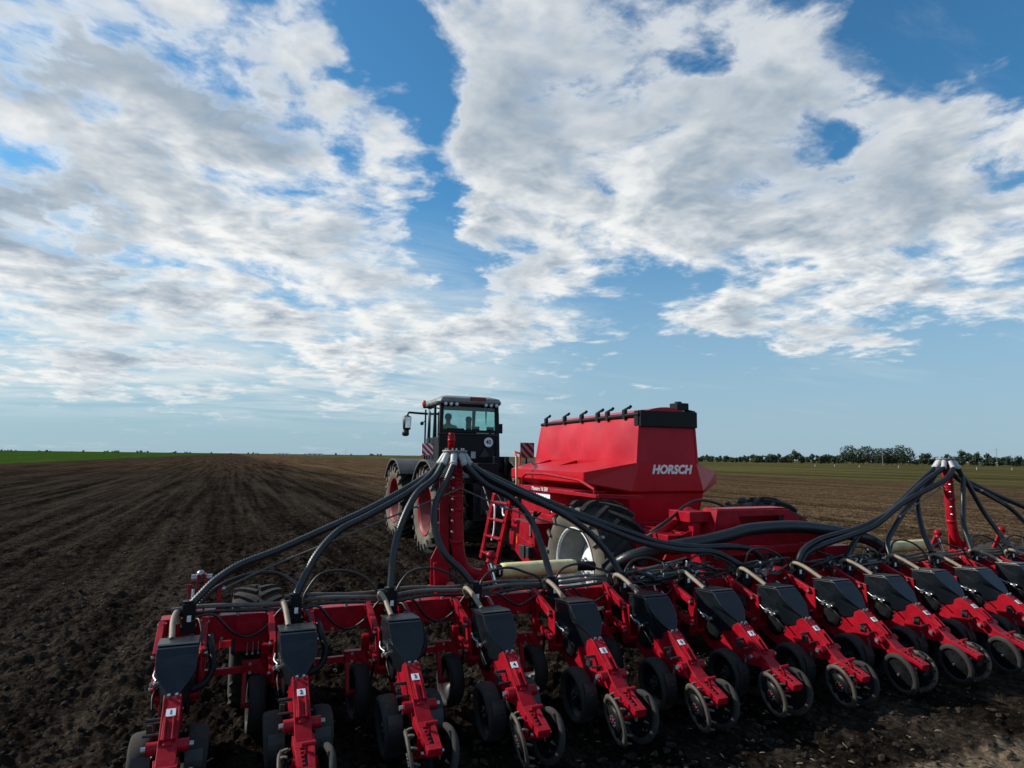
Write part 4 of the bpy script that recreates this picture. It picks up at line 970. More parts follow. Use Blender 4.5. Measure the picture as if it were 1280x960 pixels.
    mb.text('HORSCH', .163, Matrix.Translation((KX + .05, 7.4985 - .004, 1.846)) @ rot @ Matrix.Diagonal((.98, 1.0, 1, 1)), 0, .004, shear=.22, bold=.0075, space=1.02); mb.build('lettering', WHITE, body)
    # dark rolled cover and rails round the tank rim
    mb = MB(); mb.box((KX, 7.49, 2.545), (.95, .06, .225)); mb.box((KX - .475, 7.56, 2.55), (.03, .10, .21)); mb.box((KX + .475, 7.56, 2.55), (.03, .10, .21)); mb.build('cover_flap', BLACK, tank, bevel=.01)
    mb = MB(); mb.cyl((KX - .47, 7.5, 2.60), (KX - .45, 10.60, 2.575), .030, n=12); mb.cyl((KX + .47, 7.5, 2.60), (KX + .45, 10.60, 2.575), .030, n=12); mb.cyl((KX - .45, 10.6, 2.575), (KX + .45, 10.6, 2.575), .03, n=12)
    mb.build('cover_rail', BLACK, tank)
    mb = MB(); nn = 14
    vs = []; 
    for i in range(nn + 1):
        t = i / nn
        for j in range(9):
            s = -1 + j / 4; vs.append((KX + s * .44, 7.52 + (10.55 - 7.52) * t, 2.615 + .10 * (1 - s * s) - .02 * t))
    mb.add(vs, [(i * 9 + j, i * 9 + j + 1, (i + 1) * 9 + j + 1, (i + 1) * 9 + j) for i in range(nn) for j in range(8)], 0, True)
    for i in (0, nn): mb.poly([vs[i * 9 + j] for j in (range(9) if i else range(8, -1, -1))])
    mb.build('roll_cover', RED2, tank)
    for y in (7.86, 8.32, 8.60, 9.10, 9.68, 10.38):
        mb = MB(); mb.box((KX - .475, y, 2.61), (.05, .07, .13)); mb.bar((KX - .475, y + .05, 2.665), (KX - .475, y - .14, 2.715), .025, .03); mb.cyl((KX - .475, y - .11, 2.70), (KX - .475, y - .16, 2.72), .022, n=8); mb.build('cover_latch', BLACK, tank, bevel=.004)
    mb = MB(); mb.box((KX + .27, 7.60, 2.735), (.20, .18, .10)); mb.bar((KX + .17, 7.62, 2.70), (KX - .05, 7.75, 2.66), .06, .04); mb.cyl((KX + .27, 7.62, 2.77), (KX + .27, 7.62, 2.81), .05, n=12); mb.bar((KX + .35, 7.55, 2.68), (KX + .48, 7.55, 2.66), .1, .03); mb.build('cover_motor', BLACK, tank, bevel=.008)
    # frame, steps and deck
    mb = MB(); 
    for sg in (-1, 1): mb.box((KX + sg * .55, 9.4, .92), (.16, 4.2, .24))
    mb.box((KX, 7.5, 1.0), (1.2, .16, .3)); mb.box((KX, 7.28, .70), (2.4, .20, .20)); mb.box((KX, 11.2, .95), (1.3, .14, .2)); mb.box((KX, 12.0, .80), (.26, 2.0, .24))
    fr = mb.build('chassis', RED, cart, bevel=.008)
    for sg in (-1,):
        x = KX + sg * 1.34
        mb = MB(); mb.prism([(x - .02, 7.15, 1.50), (x - .02, 7.15, 1.54), (x - .02, 9.55, 1.57), (x - .02, 9.55, 1.50)], (.05, 0, 0)); mb.box((KX + sg * 1.10, 8.7, 1.54), (.50, 1.9, .03)); mb.bar((x, 7.15, 1.525), (KX + sg * .72, 7.05, 1.50), .04, .05)
        mb.bar((KX + sg * 1.28, 7.3, 1.50), (KX + sg * .68, 7.6, 1.10), .025, .03); mb.box((x - sg * .02, 9.0, 1.35), (.02, 1.0, .32))
        mb.build('deck', RED, cart, bevel=.004)
        mb = MB(); mb.tube([(x, 7.22, 1.60), (x, 7.6, 1.70), (x, 8.6, 1.755), (x, 9.3, 1.745), (x, 9.42, 1.70), (x, 9.46, 1.52)], .020, 8); mb.cyl((x, 7.22, 1.60), (x, 7.22, 1.52), .02, n=8); mb.build('deck_rail', RED, cart)
        mb = MB(); mb.tube([(x + .05 * sg, 9.55, 1.30), (x + .05 * sg, 9.58, 2.0), (x - sg * .05, 9.9, 2.08), (x - sg * .6, 10.9, 2.06), (x - sg * .6, 10.95, 1.4)], .020, 8); mb.build('hand_rail', BRASS, cart)
    mb = MB(); rl = Matrix.Translation((KX - 1.374, 9.05, 1.57)) @ Matrix.Rotation(R(-90), 4, 'Z') @ Matrix.Rotation(R(90), 4, 'X')
    mb.box((KX - 1.371, 8.72, 1.44), (.006, .62, .055)); mb.text('Maestro 16 SW', .085, Matrix.Translation((KX - 1.374, 8.75, 1.535)) @ Matrix.Rotation(R(-90), 4, 'Z') @ Matrix.Rotation(R(90), 4, 'X'), 0, .002); mb.box((KX - 1.371, 8.35, 1.28), (.006, .05, .10)); mb.build('sign', WHITE, cart)
    # ladder on the left front
    lx = 4.12
    mb = MB()
    for y in (9.66, 10.36): mb.bar((lx - .10, y + .34, .28), (lx, y, 1.38), .05, .07)
    for k in range(4): t = .10 + .26 * k; mb.bar((lx - .10 * (1 - t), 9.66 + .34 * (1 - t), .28 + 1.1 * t), (lx - .10 * (1 - t), 10.36 + .34 * (1 - t), .28 + 1.1 * t), .10, .025)
    mb.build('ladder', RED, cart, bevel=.004)
    mb = MB(); mb.tube([(lx - .05, 10.28, 1.20), (lx - .06, 10.2, 1.15), (lx - .06, 10.22, .8), (lx - .08, 10.27, .62)], .016, 7, sub=4); mb.tube([(lx, 10.0, 1.16), (lx - .02, 9.92, 1.06), (lx, 9.78, 1.08), (lx, 9.70, 1.22)], .016, 7, sub=5); mb.build('rope', WHITE, cart)
    mb = MB(); mb.prism([(4.22, 9.95, .84), (4.22, 9.1, .70), (4.22, 8.72, .32), (4.22, 9.2, .30), (4.22, 9.95, .62)], (.10, 0, 0)); mb.box((4.6, 9.5, .75), (.7, .9, .5)); mb.build('side_frame', RED, cart, bevel=.006)
    mb = MB(); mb.box((4.12, 9.05, .60), (.10, .34, .16)); mb.box((4.06, 9.05, .60), (.03, .14, .19)); mb.build('lamp_box', DGREY, cart, bevel=.01)
    mb = MB(); mb.box((4.213, 9.62, .70), (.008, .03, .11)); mb.build('reflector', ORANGE, cart)
    mb = MB(); mb.tube([(4.5, 9.3, 1.3), (4.3, 9.25, 1.05), (4.24, 9.15, .8)], .03, 8, sub=5); mb.tube([(4.6, 9.4, 1.2), (4.35, 9.35, 1.0), (4.3, 9.2, .75)], .02, 8, sub=5); mb.build('hydraulic_hose', CABLE, cart)
    # striped warning boards at the front corners
    for sg in (-1, 1): warning_board((KX + sg * .56, 11.0, 2.12), .28, cart, [DGREY, GREY])
    # big wheels
    for sg in (-1, 1): big_wheel((KX + sg * 1.33, 7.24, .66), .79, .66, cart, WPAINT, GREY, -sg)
def warning_board(c, s, parent, mats=None):
    c = V(c); mb = MB(); mb.box(c, (s, .02, s), 1)
    n = 4
    for i in range(n):                                # red diagonal bands, cut to the board
        a = -s + i * s / 2 + .0; pts = []
        for k in range(41):
            pass
        lo, hi = a + s * .25, a + s * .50
        poly = [(max(-s / 2, -s / 2 + max(0, lo + s / 2 - s)), 0)]
        q = []
        def edge(o):                                  # line x + z = o inside the square
            h = s / 2; return ((max(-h, o - h), min(h, o + h)), (min(h, o + h), max(-h, o - h)))
        (x0, z0), (x1, z1) = edge(lo); (x2, z2), (x3, z3) = edge(hi)
        q = [(x0, z0), (x1, z1), (x3, z3), (x2, z2)]
        for dy in (-.0125, .0125):
            f = [V((c.x + x, c.y + dy, c.z + z)) for x, z in q]; mb.poly(f, 0)
    o = mb.build('warning_board', mats or [CRED, WHITE], parent)
    m2 = MB(); m2.bar(c + V((0, .03, -s * .9)), c + V((0, .03, s * .3)), .03, .02); m2.build('post', BLACK, o)
def big_wheel(c, Rr, w, parent, rim_out, rim_in, outer, rub=SIDEW, lugs=18, deep=0.0):
    """tractor tyre with chevron lugs; outer = +1/-1 gives the side the dish faces (x)"""
    c = V(c); mb = MB(); k = -outer
    prof = [(-w * .40, Rr * .60), (-w * .47, Rr * .68), (-w * .50, Rr * .79), (-w * .48, Rr * .88), (-w * .42, Rr * .925), (0, Rr * .945), (w * .42, Rr * .925), (w * .48, Rr * .88), (w * .50, Rr * .79), (w * .47, Rr * .68), (w * .40, Rr * .60)]
    mb.lathe(c, (1, 0, 0), prof[:5], 56, 1); mb.lathe(c, (1, 0, 0), prof[4:7], 56, 0); mb.lathe(c, (1, 0, 0), prof[6:], 56, 1)
    for i in range(lugs):
        for sg in (-1, 1):
            a = 2 * math.pi * (i + (.5 if sg > 0 else 0)) / lugs; pts = []
            for j in range(6):
                t = j / 5; aa = a - .34 * t; x = sg * w * (-.03 + .51 * t); rr = Rr * (.985 - .055 * max(0, t - .75) / .25)
                pts.append((c.x + x, c.y + math.sin(aa) * rr, c.z + math.cos(aa) * rr))
            for p, q in zip(pts, pts[1:]):
                mid = (V(p) + V(q)) / 2 - c; mid.x = 0
                mb.bar(p, V(q) + (V(q) - V(p)) * .12, Rr * .060, Rr * .085, up=mid)
            e = V(pts[-1]) - c; e.x = 0; en = e.normalized()
            mb.bar(V(pts[-1]), c + V((sg * w * .505, 0, 0)) + e * .86, Rr * .06, Rr * .05, 1, up=en)
    o = mb.build('tyre', [RUB, rub], parent)
    m2 = MB(); ax = (k, 0, 0)
    m2.lathe(c, ax, [(w * .405, Rr * .585), (w * .44, Rr * .615), (w * .45, Rr * .60), (w * .40, Rr * .575)], 48, 0)
    m2.lathe(c, ax, [(w * .405, Rr * .58), (w * .36, Rr * .54), (w * (.02 - deep), Rr * .52), (-w * (.02 + deep), Rr * .45)], 40, 1)
    m2.lathe(c, ax, [(-w * (.04 + deep), Rr * .46), (w * (.02 - deep), Rr * .34), (w * (.14 - deep), Rr * .22), (w * (.18 - deep), Rr * .15), (w * (.18 - deep), 0)], 36, 0)
    m2.lathe(c, (-k, 0, 0), [(w * .42, Rr * .60), (w * .36, Rr * .54), (w * .10, Rr * .50), (w * .08, 0)], 40, 1)
    for j in range(8):
        a = j * math.pi / 4; p = c + V((k * w * (.19 - deep), math.cos(a) * Rr * .12, math.sin(a) * Rr * .12)); m2.cyl(p, p + V((k * .02, 0, 0)), .018, n=6, mi=1)
    m2.build('rim', [rim_out, rim_in], o); return o
cart_body()

# ---------------------------------------------------------------- tractor
TX = 5.32
tractor = thing('tractor', 'big four-wheel tractor with glazed cab and red rims pulling the red seed cart', 'tractor', (TX, 15.5, 0))
def build_tractor():
    YR, YF, WX, W, RR = 14.25, 17.25, 1.00, .74, .96
    for (y, sg) in ((YR, -1), (YR, 1), (YF, -1), (YF, 1)):
        big_wheel((TX + sg * WX, y, .83), RR, W, tractor, RED, RIMRED_SHADED, -sg, SIDEW, 20, .30)
        # fender: an arched plate over the wheel
        mb = MB(); x0, x1 = TX + sg * (WX - W * .56), TX + sg * (WX + W * .53); vs = []; N = 16
        for i in range(N + 1):
            a = R(-62 + 112 * i / N) if y == YR else R(-58 + 108 * i / N); r = RR + .14
            yy, z = y - math.sin(a) * r, .83 + math.cos(a) * r
            z = min(z, 1.915)
            for x, dr in ((x0, 0), (x1, 0), (x1, -.045), (x1 - sg * .03, -.045), (x1 - sg * .03, -.015), (x0, -.015)): vs.append((x, yy + math.sin(a) * -dr * 1.0, z + dr * max(math.cos(a), .3)))
        fs = [(i * 6 + j, i * 6 + (j + 1) % 6, (i + 1) * 6 + (j + 1) % 6, (i + 1) * 6 + j) for i in range(N) for j in range(6)]
        fs += [tuple(range(6)), tuple(range(N * 6 + 5, N * 6 - 1, -1))]
        mb.add(vs, fs if sg > 0 else [f[::-1] for f in fs], 0, False)
        mb.build('fender', FENDER, tractor, bevel=.006)
    # chassis and dark rear end
    mb = MB(); mb.box((TX, 15.75, 1.02), (.72, 5.0, .55)); mb.box((TX, 13.75, 1.0), (.9, .5, .8)); mb.box((TX, 13.45, 1.15), (.5, .3, .25)); mb.box((TX, YR, .83), (1.4, .34, .34)); mb.box((TX, YF, .83), (1.4, .34, .34)); mb.box((TX, 15.0, 1.50), (1.3, 1.6, .25))
    mb.bar((TX - .3, 13.4, .9), (TX - .34, 12.6, .75), .08, .1); mb.bar((TX + .3, 13.4, .9), (TX + .34, 12.6, .75), .08, .1); mb.build('chassis', DGREY, tractor, bevel=.012)
    mb = MB(); mb.box((TX, 17.8, 1.55), (1.15, 2.4, .60)); mb.box((TX, 19.05, 1.45), (1.1, .2, .7)); mb.build('hood', DGREY, tractor, bevel=.06)
    mb = MB(); mb.box((TX - .1, 13.7, 1.60), (.5, .3, .5)); mb.box((TX + .45, 14.4, 1.85), (.34, .5, .30)); mb.cyl((TX + .55, 14.05, 1.55), (TX + .55, 14.05, 2.0), .06, n=12); mb.box((TX + .62, 14.1, 1.75), (.18, .2, .26)); mb.build('coupler_set', BLACK, tractor, bevel=.01)
    rr = random.Random(4)
    for k in range(7):
        x0 = TX + rr.uniform(-.45, .45); mb = MB(); mb.tube([(x0, 13.6, 1.4), (x0 + rr.uniform(-.1, .1), 13.2, 1.25 + rr.uniform(0, .2)), (x0 + rr.uniform(-.2, .2), 12.7, .95), (x0 + rr.uniform(-.2, .2), 12.2, 1.0)], .02, 7, sub=5); mb.build('hydraulic_hose', CABLE, tractor)
    # cab: rear at y=15, front narrower
    yr, yf = 15.0, 16.45; zr, zb, zg = 3.25, 1.62, 2.60
    rl, rr_, fl, frr = 4.50, 6.05, 4.63, 5.92
    cab = MB()
    def pillar(a, b, w, h): cab.bar(a, b, w, h, up=(0, 1, 0))
    pillar((rl + .03, yr, 1.6), (rl + .07, yr + .02, zr), .09, .09); pillar((rr_ - .03, yr, 1.6), (rr_ - .07, yr + .02, zr), .09, .09)
    pillar((fl, yf, 1.6), (fl + .05, yf - .05, zr), .06, .07); pillar((frr, yf, 1.6), (frr - .05, yf - .05, zr), .06, .07)
    pillar(((rl + fl) / 2 - .02, 15.65, 1.6), ((rl + fl) / 2 + .03, 15.65, zr), .05, .07); pillar(((rr_ + frr) / 2 + .02, 15.65, 1.6), ((rr_ + frr) / 2 - .03, 15.65, zr), .05, .07)
    cab.bar((rl + .05, yr + .01, zg), (rr_ - .05, yr + .01, zg), .06, .07); cab.bar((rl + .05, yr + .03, zr), (rr_ - .05, yr + .03, zr), .07, .10)
    cab.box(((rl + rr_) / 2, yr + .02, 2.08), (rr_ - rl - .05, .06, .96)); cab.box((TX - .04, 15.7, 1.66), (1.36, 1.5, .16))
    cab.bar((rl + .02, yr, 2.05), (fl, yf, 2.05), .05, .8); cab.bar((rr_ - .02, yr, 2.05), (frr, yf, 2.05), .05, .8)
    c = cab.build('cab', BLACK, tractor, bevel=.01)
    g = MB(); g.box(((rl + rr_) / 2, yr + .02, (zg + zr) / 2), (rr_ - rl - .20, .012, zr - zg - .12)); g.build('rear_window', GLASS, c)
    g = MB(); g.box(((fl + frr) / 2, yf, (2.1 + zr) / 2), (frr - fl - .06, .012, zr - 2.1)); g.build('windscreen', GLASS, c)
    for a, b in (((rl + .055, yr + .06), (fl + .03, yf - .04)), ((rr_ - .055, yr + .06), (frr - .03, yf - .04))):
        g = MB(); g.bar((a[0], a[1], 2.85), (b[0], b[1], 2.85), .012, .78); g.build('side_window', GLASS, c)
    # roof
    mb = MB(); cx = (rl + rr_) / 2
    def loop(z, dx, dy0, dy1): return [(rl - dx + .08, yr - dy0, z), (rl - dx + .02, yr - dy0 + .16, z), (fl - dx, yf + dy1, z), (frr + dx, yf + dy1, z), (rr_ + dx - .02, yr - dy0 + .16, z), (rr_ + dx - .08, yr - dy0, z)]
    L = [loop(3.25, .05, .10, .22), loop(3.31, .08, .14, .26), loop(3.40, .03, .10, .20), loop(3.46, -.14, -.10, .05), loop(3.475, -.4, -.4, -.2)]
    vs = sum(L, []); fs = [tuple(range(5, -1, -1)), tuple(range(24, 30))] + [(i * 6 + j, i * 6 + (j + 1) % 6, (i + 1) * 6 + (j + 1) % 6, (i + 1) * 6 + j) for i in range(4) for j in range(6)]
    mb.add(vs, [f[::-1] for f in fs] if False else fs); rf = mb.build('roof', ROOFD, c, bevel=.02)
    for i, x in enumerate((rl + .12, rl + .26, rl + .40, rr_ - .40, rr_ - .26, rr_ - .12)):
        mb = MB(); mb.lathe((x, yr - .07, 3.245), (0, -1, -.1), [(0, .03), (.01, .052), (.05, .055), (.06, .05)], 16, 1); mb.lathe((x, yr - .128, 3.24), (0, -1, -.1), [(0, .045), (.012, .03), (.015, 0)], 14, 0); mb.build('work_lamp', [LAMP, BLACK], c)
    mb = MB(); mb.box((cx + .16, yr - .135, 3.38), (.40, .012, .085)); sb = mb.build('name_plate', INK, c)
    mb = MB(); mb.text('CLAAS', .105, Matrix.Translation((cx + .16, yr - .1425, 3.38)) @ Matrix.Rotation(R(90), 4, 'X'), 0, .003, bold=.004, space=1.08); mb.build('lettering', CRED, sb)
    mb = MB(); mb.cyl((4.40, 16.0, 3.20), (4.40, 16.0, 3.26), .03, n=10); mb.lathe((4.40, 16.0, 3.26), (0, 0, 1), [(0, .05), (.02, .055), (.10, .05), (.13, .03), (.135, 0)], 14, 1); mb.bar((4.40, 16, 3.2), (4.60, 16.1, 3.22), .03, .03); mb.build('beacon', [BLACK, ORANGE], c)
    # mirrors
    mb = MB(); mb.tube([(fl - .0, yf, 3.08), (4.35, yf, 3.09), (4.13, yf, 3.10), (4.09, yf, 3.02)], .028, 8); mb.tube([(frr, yf, 3.06), (6.35, yf, 3.06), (6.40, yf, 2.95)], .025, 8); mb.build('mirror_arm', BLACK, c)
    for x in (4.09, 6.42):
        mb = MB(); mb.lathe((x, yf + .02, 2.84), (0, 0, 1), [(-.20, .05), (-.17, .10), (.14, .115), (.18, .06), (.18, 0)], 14, 0, cap=True); mb.box((x, yf - .095, 2.84), (.14, .012, .28), 1); mb.lathe((x - .03, yf + .01, 2.58), (0, 0, 1), [(-.09, .05), (-.06, .09), (.05, .09), (.07, .05), (.07, 0)], 14, 0); mb.build('mirror', [DGREY, CHROME], c)
    mb = MB(); mb.cyl((4.42, 15.9, 1.7), (4.42, 15.9, 3.15), .022, n=8); mb.cyl((4.50, 15.75, 1.7), (4.50, 15.75, 3.1), .015, n=8); mb.cyl((6.18, 15.3, 1.9), (6.14, 15.3, 3.1), .022, n=8); mb.box((6.2, 15.3, 2.70), (.10, .08, .24)); mb.ball((4.33, 15.9, 2.80), .05, 10); mb.bar((4.33, 15.9, 2.80), (4.42, 15.9, 2.88), .02, .02); mb.build('grab_rail', BLACK, c)
    # plates at the back
    mb = MB(); mb.lathe((5.76, yr - .035, 2.345), (0, -1, 0), [(0, .125), (.01, .125), (.012, .115), (.012, 0)], 28, 0); mb.lathe((5.76, yr - .036, 2.345), (0, -1, 0), [(.006, .130), (.014, .130), (.014, .118), (.010, .118)], 28, 1)
    mb.text('40', .14, Matrix.Translation((5.76, yr - .0485, 2.345)) @ Matrix.Rotation(R(90), 4, 'X'), 1, .002, bold=.003); mb.build('speed_plate', [WHITE, INK], c)
    mb = MB(); mb.prism([(5.52, yr - .04, 1.98), (5.80, yr - .04, 1.98), (5.66, yr - .04, 2.2)], (0, -.01, 0)); mb.build('triangle_plate', DGREY, c)
    mb = MB(); mb.box((5.36, yr - .06, 2.03), (.11, .05, .16)); mb.build('lamp', ROOFG, c)
    warning_board((3.98, 14.1, 2.14), .26, tractor)
    mb = MB(); mb.tube([(4.0, 13.4, 2.46), (4.25, 13.4, 2.47), (5.4, 13.42, 2.45)], .018, 7); mb.build('rear_rail', BLACK, tractor)
    mb = MB(); mb.lathe((4.31, 13.4, 2.22), (0, 0, 1), [(-.55, .03), (-.15, .03), (-.14, .075), (.255, .075), (.275, .06), (.275, 0)], 16); mb.lathe((4.31, 13.4, 2.30), (0, 0, 1), [(0, .077), (0, .080), (.06, .080), (.06, .077)], 16); mb.build('red_canister', RED, tractor)
    # seat, wheel column, inside
    mb = MB(); mb.box((5.05, 15.72, 2.20), (.50, .48, .14)); mb.box((5.08, 15.50, 2.46), (.46, .12, .46)); mb.build('seat', DGREY, c, bevel=.03)
    mb = MB(); mb.box((5.46, 15.6, 2.66), (.13, .10, .50)); mb.box((5.46, 15.6, 2.45), (.34, .12, .30)); mb.ball((5.46, 15.6, 2.92), .085, 12); mb.build('passenger_seat', BLACK, c, bevel=.03)
    mb = MB(); mb.bar((5.0, 16.3, 2.0), (5.05, 16.12, 2.60), .06, .06); mb.tube([(5.05 + .18 * math.cos(a * .5236), 16.08 + .10 * math.sin(a * .5236), 2.62 + .10 * math.sin(a * .5236)) for a in range(13)], .014, 7); mb.build('steering_wheel', BLACK, c)
    mb = MB(); mb.box((5.72, 15.8, 2.68), (.20, .05, .16)); mb.bar((5.72, 15.8, 2.3), (5.72, 15.8, 2.62), .04, .04); mb.build('monitor', DGREY, c)
    mb = MB(); mb.box((5.84, 15.9, 2.35), (.16, 1.0, .26)); mb.box((cx, 15.7, 3.22), (1.35, 1.35, .05)); mb.build('console', DGREY, c, bevel=.02)
build_tractor()

# ---------------------------------------------------------------- driver
def build_driver():
    SKIN = dusty('skin', (.30, .16, .10), .55, .0); SHIRT = dusty('yellow_green_shirt', (.32, .42, .06), .8, .0); TROU = dusty('dark_trousers', (.03, .035, .05), .8, .0); HAIR = dusty('dark_hair', (.014, .010, .008), .7, .0)
    o = V((4.96, 15.72, 2.30))
    J = {'pel': (0, 0, .02, .15, .12), 'wst': (.01, -.01, .16, .14, .10), 'che': (.0, .0, .34, .165, .11), 'nek': (0, .01, .50, .055, .055), 'hd0': (0, .03, .57, .060, .068), 'hd1': (0, .035, .66, .078, .092), 'hd2': (0, .03, .745, .060, .075),
         'sl': (-.18, .0, .42, .062, .06), 'el': (-.25, .14, .24, .046, .046), 'wl': (-.16, .34, .30, .032, .03), 'hl': (-.10, .40, .32, .035, .025),
         'sr': (.18, .0, .42, .062, .06), 'er': (.27, .14, .26, .046, .046), 'wr': (.26, .36, .27, .032, .03), 'hr': (.24, .43, .28, .035, .025),
         'tl': (-.10, .06, .0, .09, .085), 'kl': (-.14, .46, .02, .062, .062), 'al': (-.14, .52, -.40, .042, .042), 'fl': (-.14, .64, -.44, .04, .032),
         'tr': (.10, .06, .0, .09, .085), 'kr': (.14, .46, .02, .062, .062), 'ar': (.14, .52, -.40, .042, .042), 'fr': (.14, .64, -.44, .04, .032)}
    E = [('pel', 'wst'), ('wst', 'che'), ('che', 'nek'), ('nek', 'hd0'), ('hd0', 'hd1'), ('hd1', 'hd2'), ('che', 'sl'), ('sl', 'el'), ('el', 'wl'), ('wl', 'hl'), ('che', 'sr'), ('sr', 'er'), ('er', 'wr'), ('wr', 'hr'), ('pel', 'tl'), ('tl', 'kl'), ('kl', 'al'), ('al', 'fl'), ('pel', 'tr'), ('tr', 'kr'), ('kr', 'ar'), ('ar', 'fr')]
    ks = list(J); me = bpy.data.meshes.new('person'); me.from_pydata([J[k][:3] for k in ks], [(ks.index(a), ks.index(b)) for a, b in E], [])
    ob = bpy.data.objects.new('person', me); COL.objects.link(ob)
    bm = bmesh.new(); bm.from_mesh(me); bm.verts.layers.skin.verify(); bm.to_mesh(me); bm.free()
    for i, k in enumerate(ks): me.skin_vertices[0].data[i].radius = J[k][3:]; me.skin_vertices[0].data[i].use_root = (k == 'pel')
    ob.modifiers.new('s', 'SKIN'); sb = ob.modifiers.new('b', 'SUBSURF'); sb.levels = sb.render_levels = 2
    bpy.context.view_layer.update()
    m2 = bpy.data.meshes.new_from_object(ob.evaluated_get(bpy.context.evaluated_depsgraph_get())); ob.modifiers.clear(); ob.data = m2; m2.name = 'person'
    for q in (SHIRT, SKIN, TROU): m2.materials.append(q)
    for p in m2.polygons:
        c = p.center; p.use_smooth = True
        near = lambda k, r: (c - V(J[k][:3])).length < r
        p.material_index = 1 if (c.z > .49 and abs(c.x) < .11) or near('hl', .07) or near('hr', .07) or near('wl', .06) or near('wr', .06) else (2 if c.z < .10 and not near('el', .12) and not near('er', .12) else 0)
    ob.location = o; ob.rotation_euler = (0, 0, R(-14)); ORG[ob.name] = o
    tag(ob, 'driver in a yellow-green shirt seated in the tractor cab', 'person')
    def child(mb, name, mat):
        h = mb.build(name, mat, None); h.parent = ob; h.location = (0, 0, 0); return h
    mb = MB(); mb.lathe((0, .012, .665), (0, -.12, 1), [(-.045, .074), (-.01, .088), (.04, .090), (.08, .070), (.10, .035), (.105, 0)], 18); child(mb, 'hair', HAIR)
    mb = MB(); mb.ball((-.026, .118, .668), .009, 8); mb.ball((.026, .118, .668), .009, 8); child(mb, 'eyes', INK)
    mb = MB(); mb.ball((0, .128, .645), .014, 8, sq=(.8, 1.2, 1.5)); mb.ball((-.078, .03, .655), .022, 8, sq=(.4, .8, 1.2)); mb.ball((.078, .03, .655), .022, 8, sq=(.4, .8, 1.2)); child(mb, 'face', SKIN)
build_driver()

# ---------------------------------------------------------------- far side of the fields: trees, poles, sheds, markers
def crown_mesh(seed, h, w, n, lobes, leaf):
    rg = np.random.default_rng(seed); cs = []; rs = []
    for i in range(lobes):
        t = rg.uniform(.22, .92); rad = w * .5 * (1 - abs(t - .5) * 1.1); a = rg.uniform(0, 6.28)
        cs.append((math.cos(a) * rad * rg.uniform(.2, .9), math.sin(a) * rad * rg.uniform(.2, .9), h * t)); rs.append(w * rg.uniform(.16, .30))
    cs, rs = np.array(cs), np.array(rs); k = rg.integers(0, lobes, n); d = rg.normal(size=(n, 3)); d /= np.linalg.norm(d, axis=1)[:, None]
    p = cs[k] + d * (rs[k] * rg.uniform(.55, 1.08, n))[:, None]; p[:, 2] = np.clip(p[:, 2], h * .08, None)
    a = rg.normal(size=(n, 3)); a /= np.linalg.norm(a, axis=1)[:, None]; b = np.cross(a, d); b /= np.linalg.norm(b, axis=1)[:, None] + 1e-9
    s = leaf * rg.uniform(.5, 1.3, n)[:, None]
    q = np.stack([p - a * s, p + b * s * .7, p + a * s, p - b * s * .7 + d * s * .4], 1).reshape(-1, 3)
    me = bpy.data.meshes.new('crown'); me.from_pydata(q.tolist(), [], (np.arange(n * 4).reshape(-1, 4)).tolist()); return me
def trunk_mb(h, r, seed):
    rr = random.Random(seed); mb = MB(); mb.tube([(0, 0, -.4), (r * .3, 0, h * .3), (-r * .3, r * .2, h * .62)], [r, r * .75, r * .3], 7)
    for i in range(5):
        z = h * rr.uniform(.25, .55); a = rr.uniform(0, 6.28); L = h * rr.uniform(.18, .3); mb.tube([(0, 0, z), (math.cos(a) * L * .5, math.sin(a) * L * .5, z + L * .5), (math.cos(a) * L, math.sin(a) * L, z + L * .85)], [r * .4, r * .25, r * .1], 5)
    return mb
PROTO = []
for i in range(6):
    h, w = ((7, 7), (9, 7), (6, 8), (12, 10), (5, 6), (8, 5))[i]
    cm = crown_mesh(40 + i, h, w, 700, 12, .55); cm.materials.append(LEAF); tm = trunk_mb(h, .22, i).build('trunk', BARK); PROTO.append((cm, tm.data)); bpy.data.objects.remove(tm)
FARC = []
for i in range(3):
    cm = crown_mesh(70 + i, 7, 9, 320, 8, .8); cm.materials.append(LEAFF); FARC.append(cm)
def tree(az, dist, i, s, label, group, far=False):
    a = R(az); x, y = dist * math.sin(a), dist * math.cos(a)
    t = thing('tree', label, 'tree', (x, y, -.1), group); t.scale = (s * random.uniform(.9, 1.2), s * random.uniform(.9, 1.2), s * random.uniform(.9, 1.1)); t.rotation_euler = (0, 0, random.uniform(0, 6.28))
    c = bpy.data.objects.new('crown', FARC[i % 3] if far else PROTO[i][0]); COL.objects.link(c); c.parent = t
    k = bpy.data.objects.new('trunk', PROTO[i][1]); COL.objects.link(k); k.parent = t
random.seed(77)
# right: a hedge of trees about half a kilometre away, a taller dark clump among them
az = 36.0
while az < 68:
    clump = 49.9 < az < 54.6
    d = random.uniform(470, 560)
    if clump:
        tree(az, random.uniform(440, 470), 3, random.uniform(.76, .96), 'tall dark tree of the high clump that stands out of the right-hand tree line', 'trees of the tall clump'); az += random.uniform(.30, .5)
    else:
        s = random.uniform(.62, 1.0) * (1.25 if az > 62 else 1.0) * (.8 if az < 43 else 1)
        tree(az, d, random.choice((0, 1, 2, 4, 5, 2)), s, 'low green tree in the long tree line beyond the field on the right', 'trees of the right tree line'); az += random.uniform(.17, .38)
# left: tiny trees on the horizon
az = -17.5
while az < 16.5:
    if random.random() < .80: tree(az, random.uniform(1500, 2200), random.choice((0, 2, 4)), random.uniform(.25, .75), 'tiny hazy tree on the flat horizon to the left of the tractor', 'trees on the left horizon', True)
    az += random.choice((.10, .15, .2, .3, 1.3))
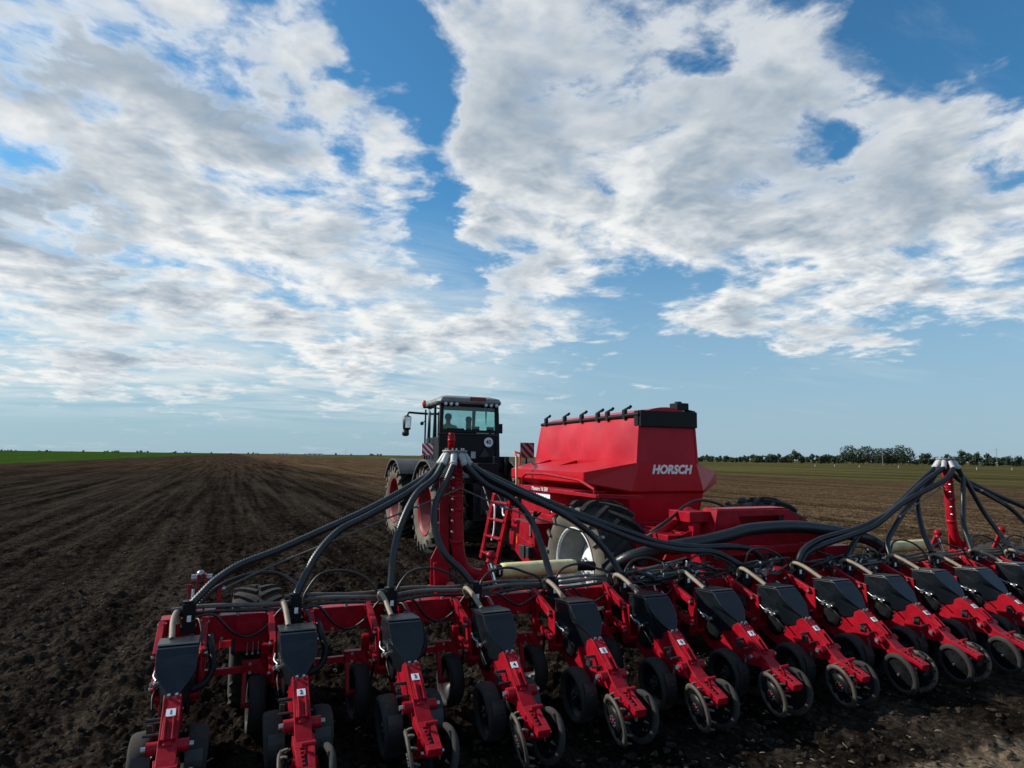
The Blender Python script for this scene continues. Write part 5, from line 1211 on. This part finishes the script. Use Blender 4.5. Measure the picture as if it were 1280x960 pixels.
# sheds
def shed(az, dist, w, h, label, roof=GREY):
    a = R(az); t = thing('shed', label, 'building', (dist * math.sin(a), dist * math.cos(a), 0)); o = V(ORG[t.name]); u = V((math.cos(a), -math.sin(a), 0)); v = V((math.sin(a), math.cos(a), 0)); d = 14
    def P(x, y, z): return o + u * x + v * y + V((0, 0, z))
    mb = MB(); mb.prism([P(-w / 2, 0, -1), P(w / 2, 0, -1), P(w / 2, 0, h), P(-w / 2, 0, h)], v * d); mb.build('wall', WPAINT, t)
    mb = MB(); mb.prism([P(-w / 2 - .5, -.6, h + .01), P(-w / 2 - .5, d / 2, h + 2), P(-w / 2 - .5, d + .6, h + .01)], u * (w + 1)); mb.build('roof', roof, t)
    for k in range(3):
        mb = MB(); mb.box(P(-w * .3 + k * w * .3, -.05, h * .4), (2.4, .1, h * .75), 0, Matrix.Rotation(-a, 3, 'Z')); mb.build('door', DGREY, t)
shed(6.4, 1500, 34, 3.0, 'longest low white shed on the horizon left of the tractor', ROOFG)
shed(3.9, 1650, 26, 2.6, 'short white shed on the horizon, farther left of two', ROOFG)
shed(44.4, 540, 5, 2.2, 'small pale building at the foot of the right tree line', ROOFG)
# poles
def pole(az, dist, h, label):
    a = R(az); x, y = dist * math.sin(a), dist * math.cos(a); mb = MB(); mb.cyl((x, y, -.5), (x, y, h), .14, .10, 8); mb.bar((x - .9 * math.cos(a), y + .9 * math.sin(a), h - .6), (x + .9 * math.cos(a), y - .9 * math.sin(a), h - .6), .12, .12)
    for k in (-.8, 0, .8): mb.cyl((x + k * math.cos(a), y - k * math.sin(a), h - .54), (x + k * math.cos(a), y - k * math.sin(a), h - .3), .06, n=6)
    o = mb.build('utility_pole', GREY, None, org=(x, y, 0)); tag(o, label, 'pole')
pole(52.6, 380, 8.8, 'pale utility pole in front of the tall tree clump')
pole(59.6, 430, 9.5, 'thin utility pole rising over the trees near the right edge')
pole(8.9, 900, 11.5, 'lone dark mast on the horizon left of the tractor')
# little white markers in the far right field
for i, (az, d) in enumerate(((47.9, 245), (49.3, 260), (51.0, 250), (53.6, 245), (58.4, 230), (60.4, 240))):
    a = R(az); x, y = d * math.sin(a), d * math.cos(a); mb = MB(); mb.box((x, y, .25), (.07, .07, .7)); mb.box((x, y - .06, .55), (.36, .03, .26)); o = mb.build('field_marker', WPAINT, None, org=(x, y, 0)); tag(o, 'small white marker standing in the far weedy field on the right', 'marker', 'white markers in the far right field')
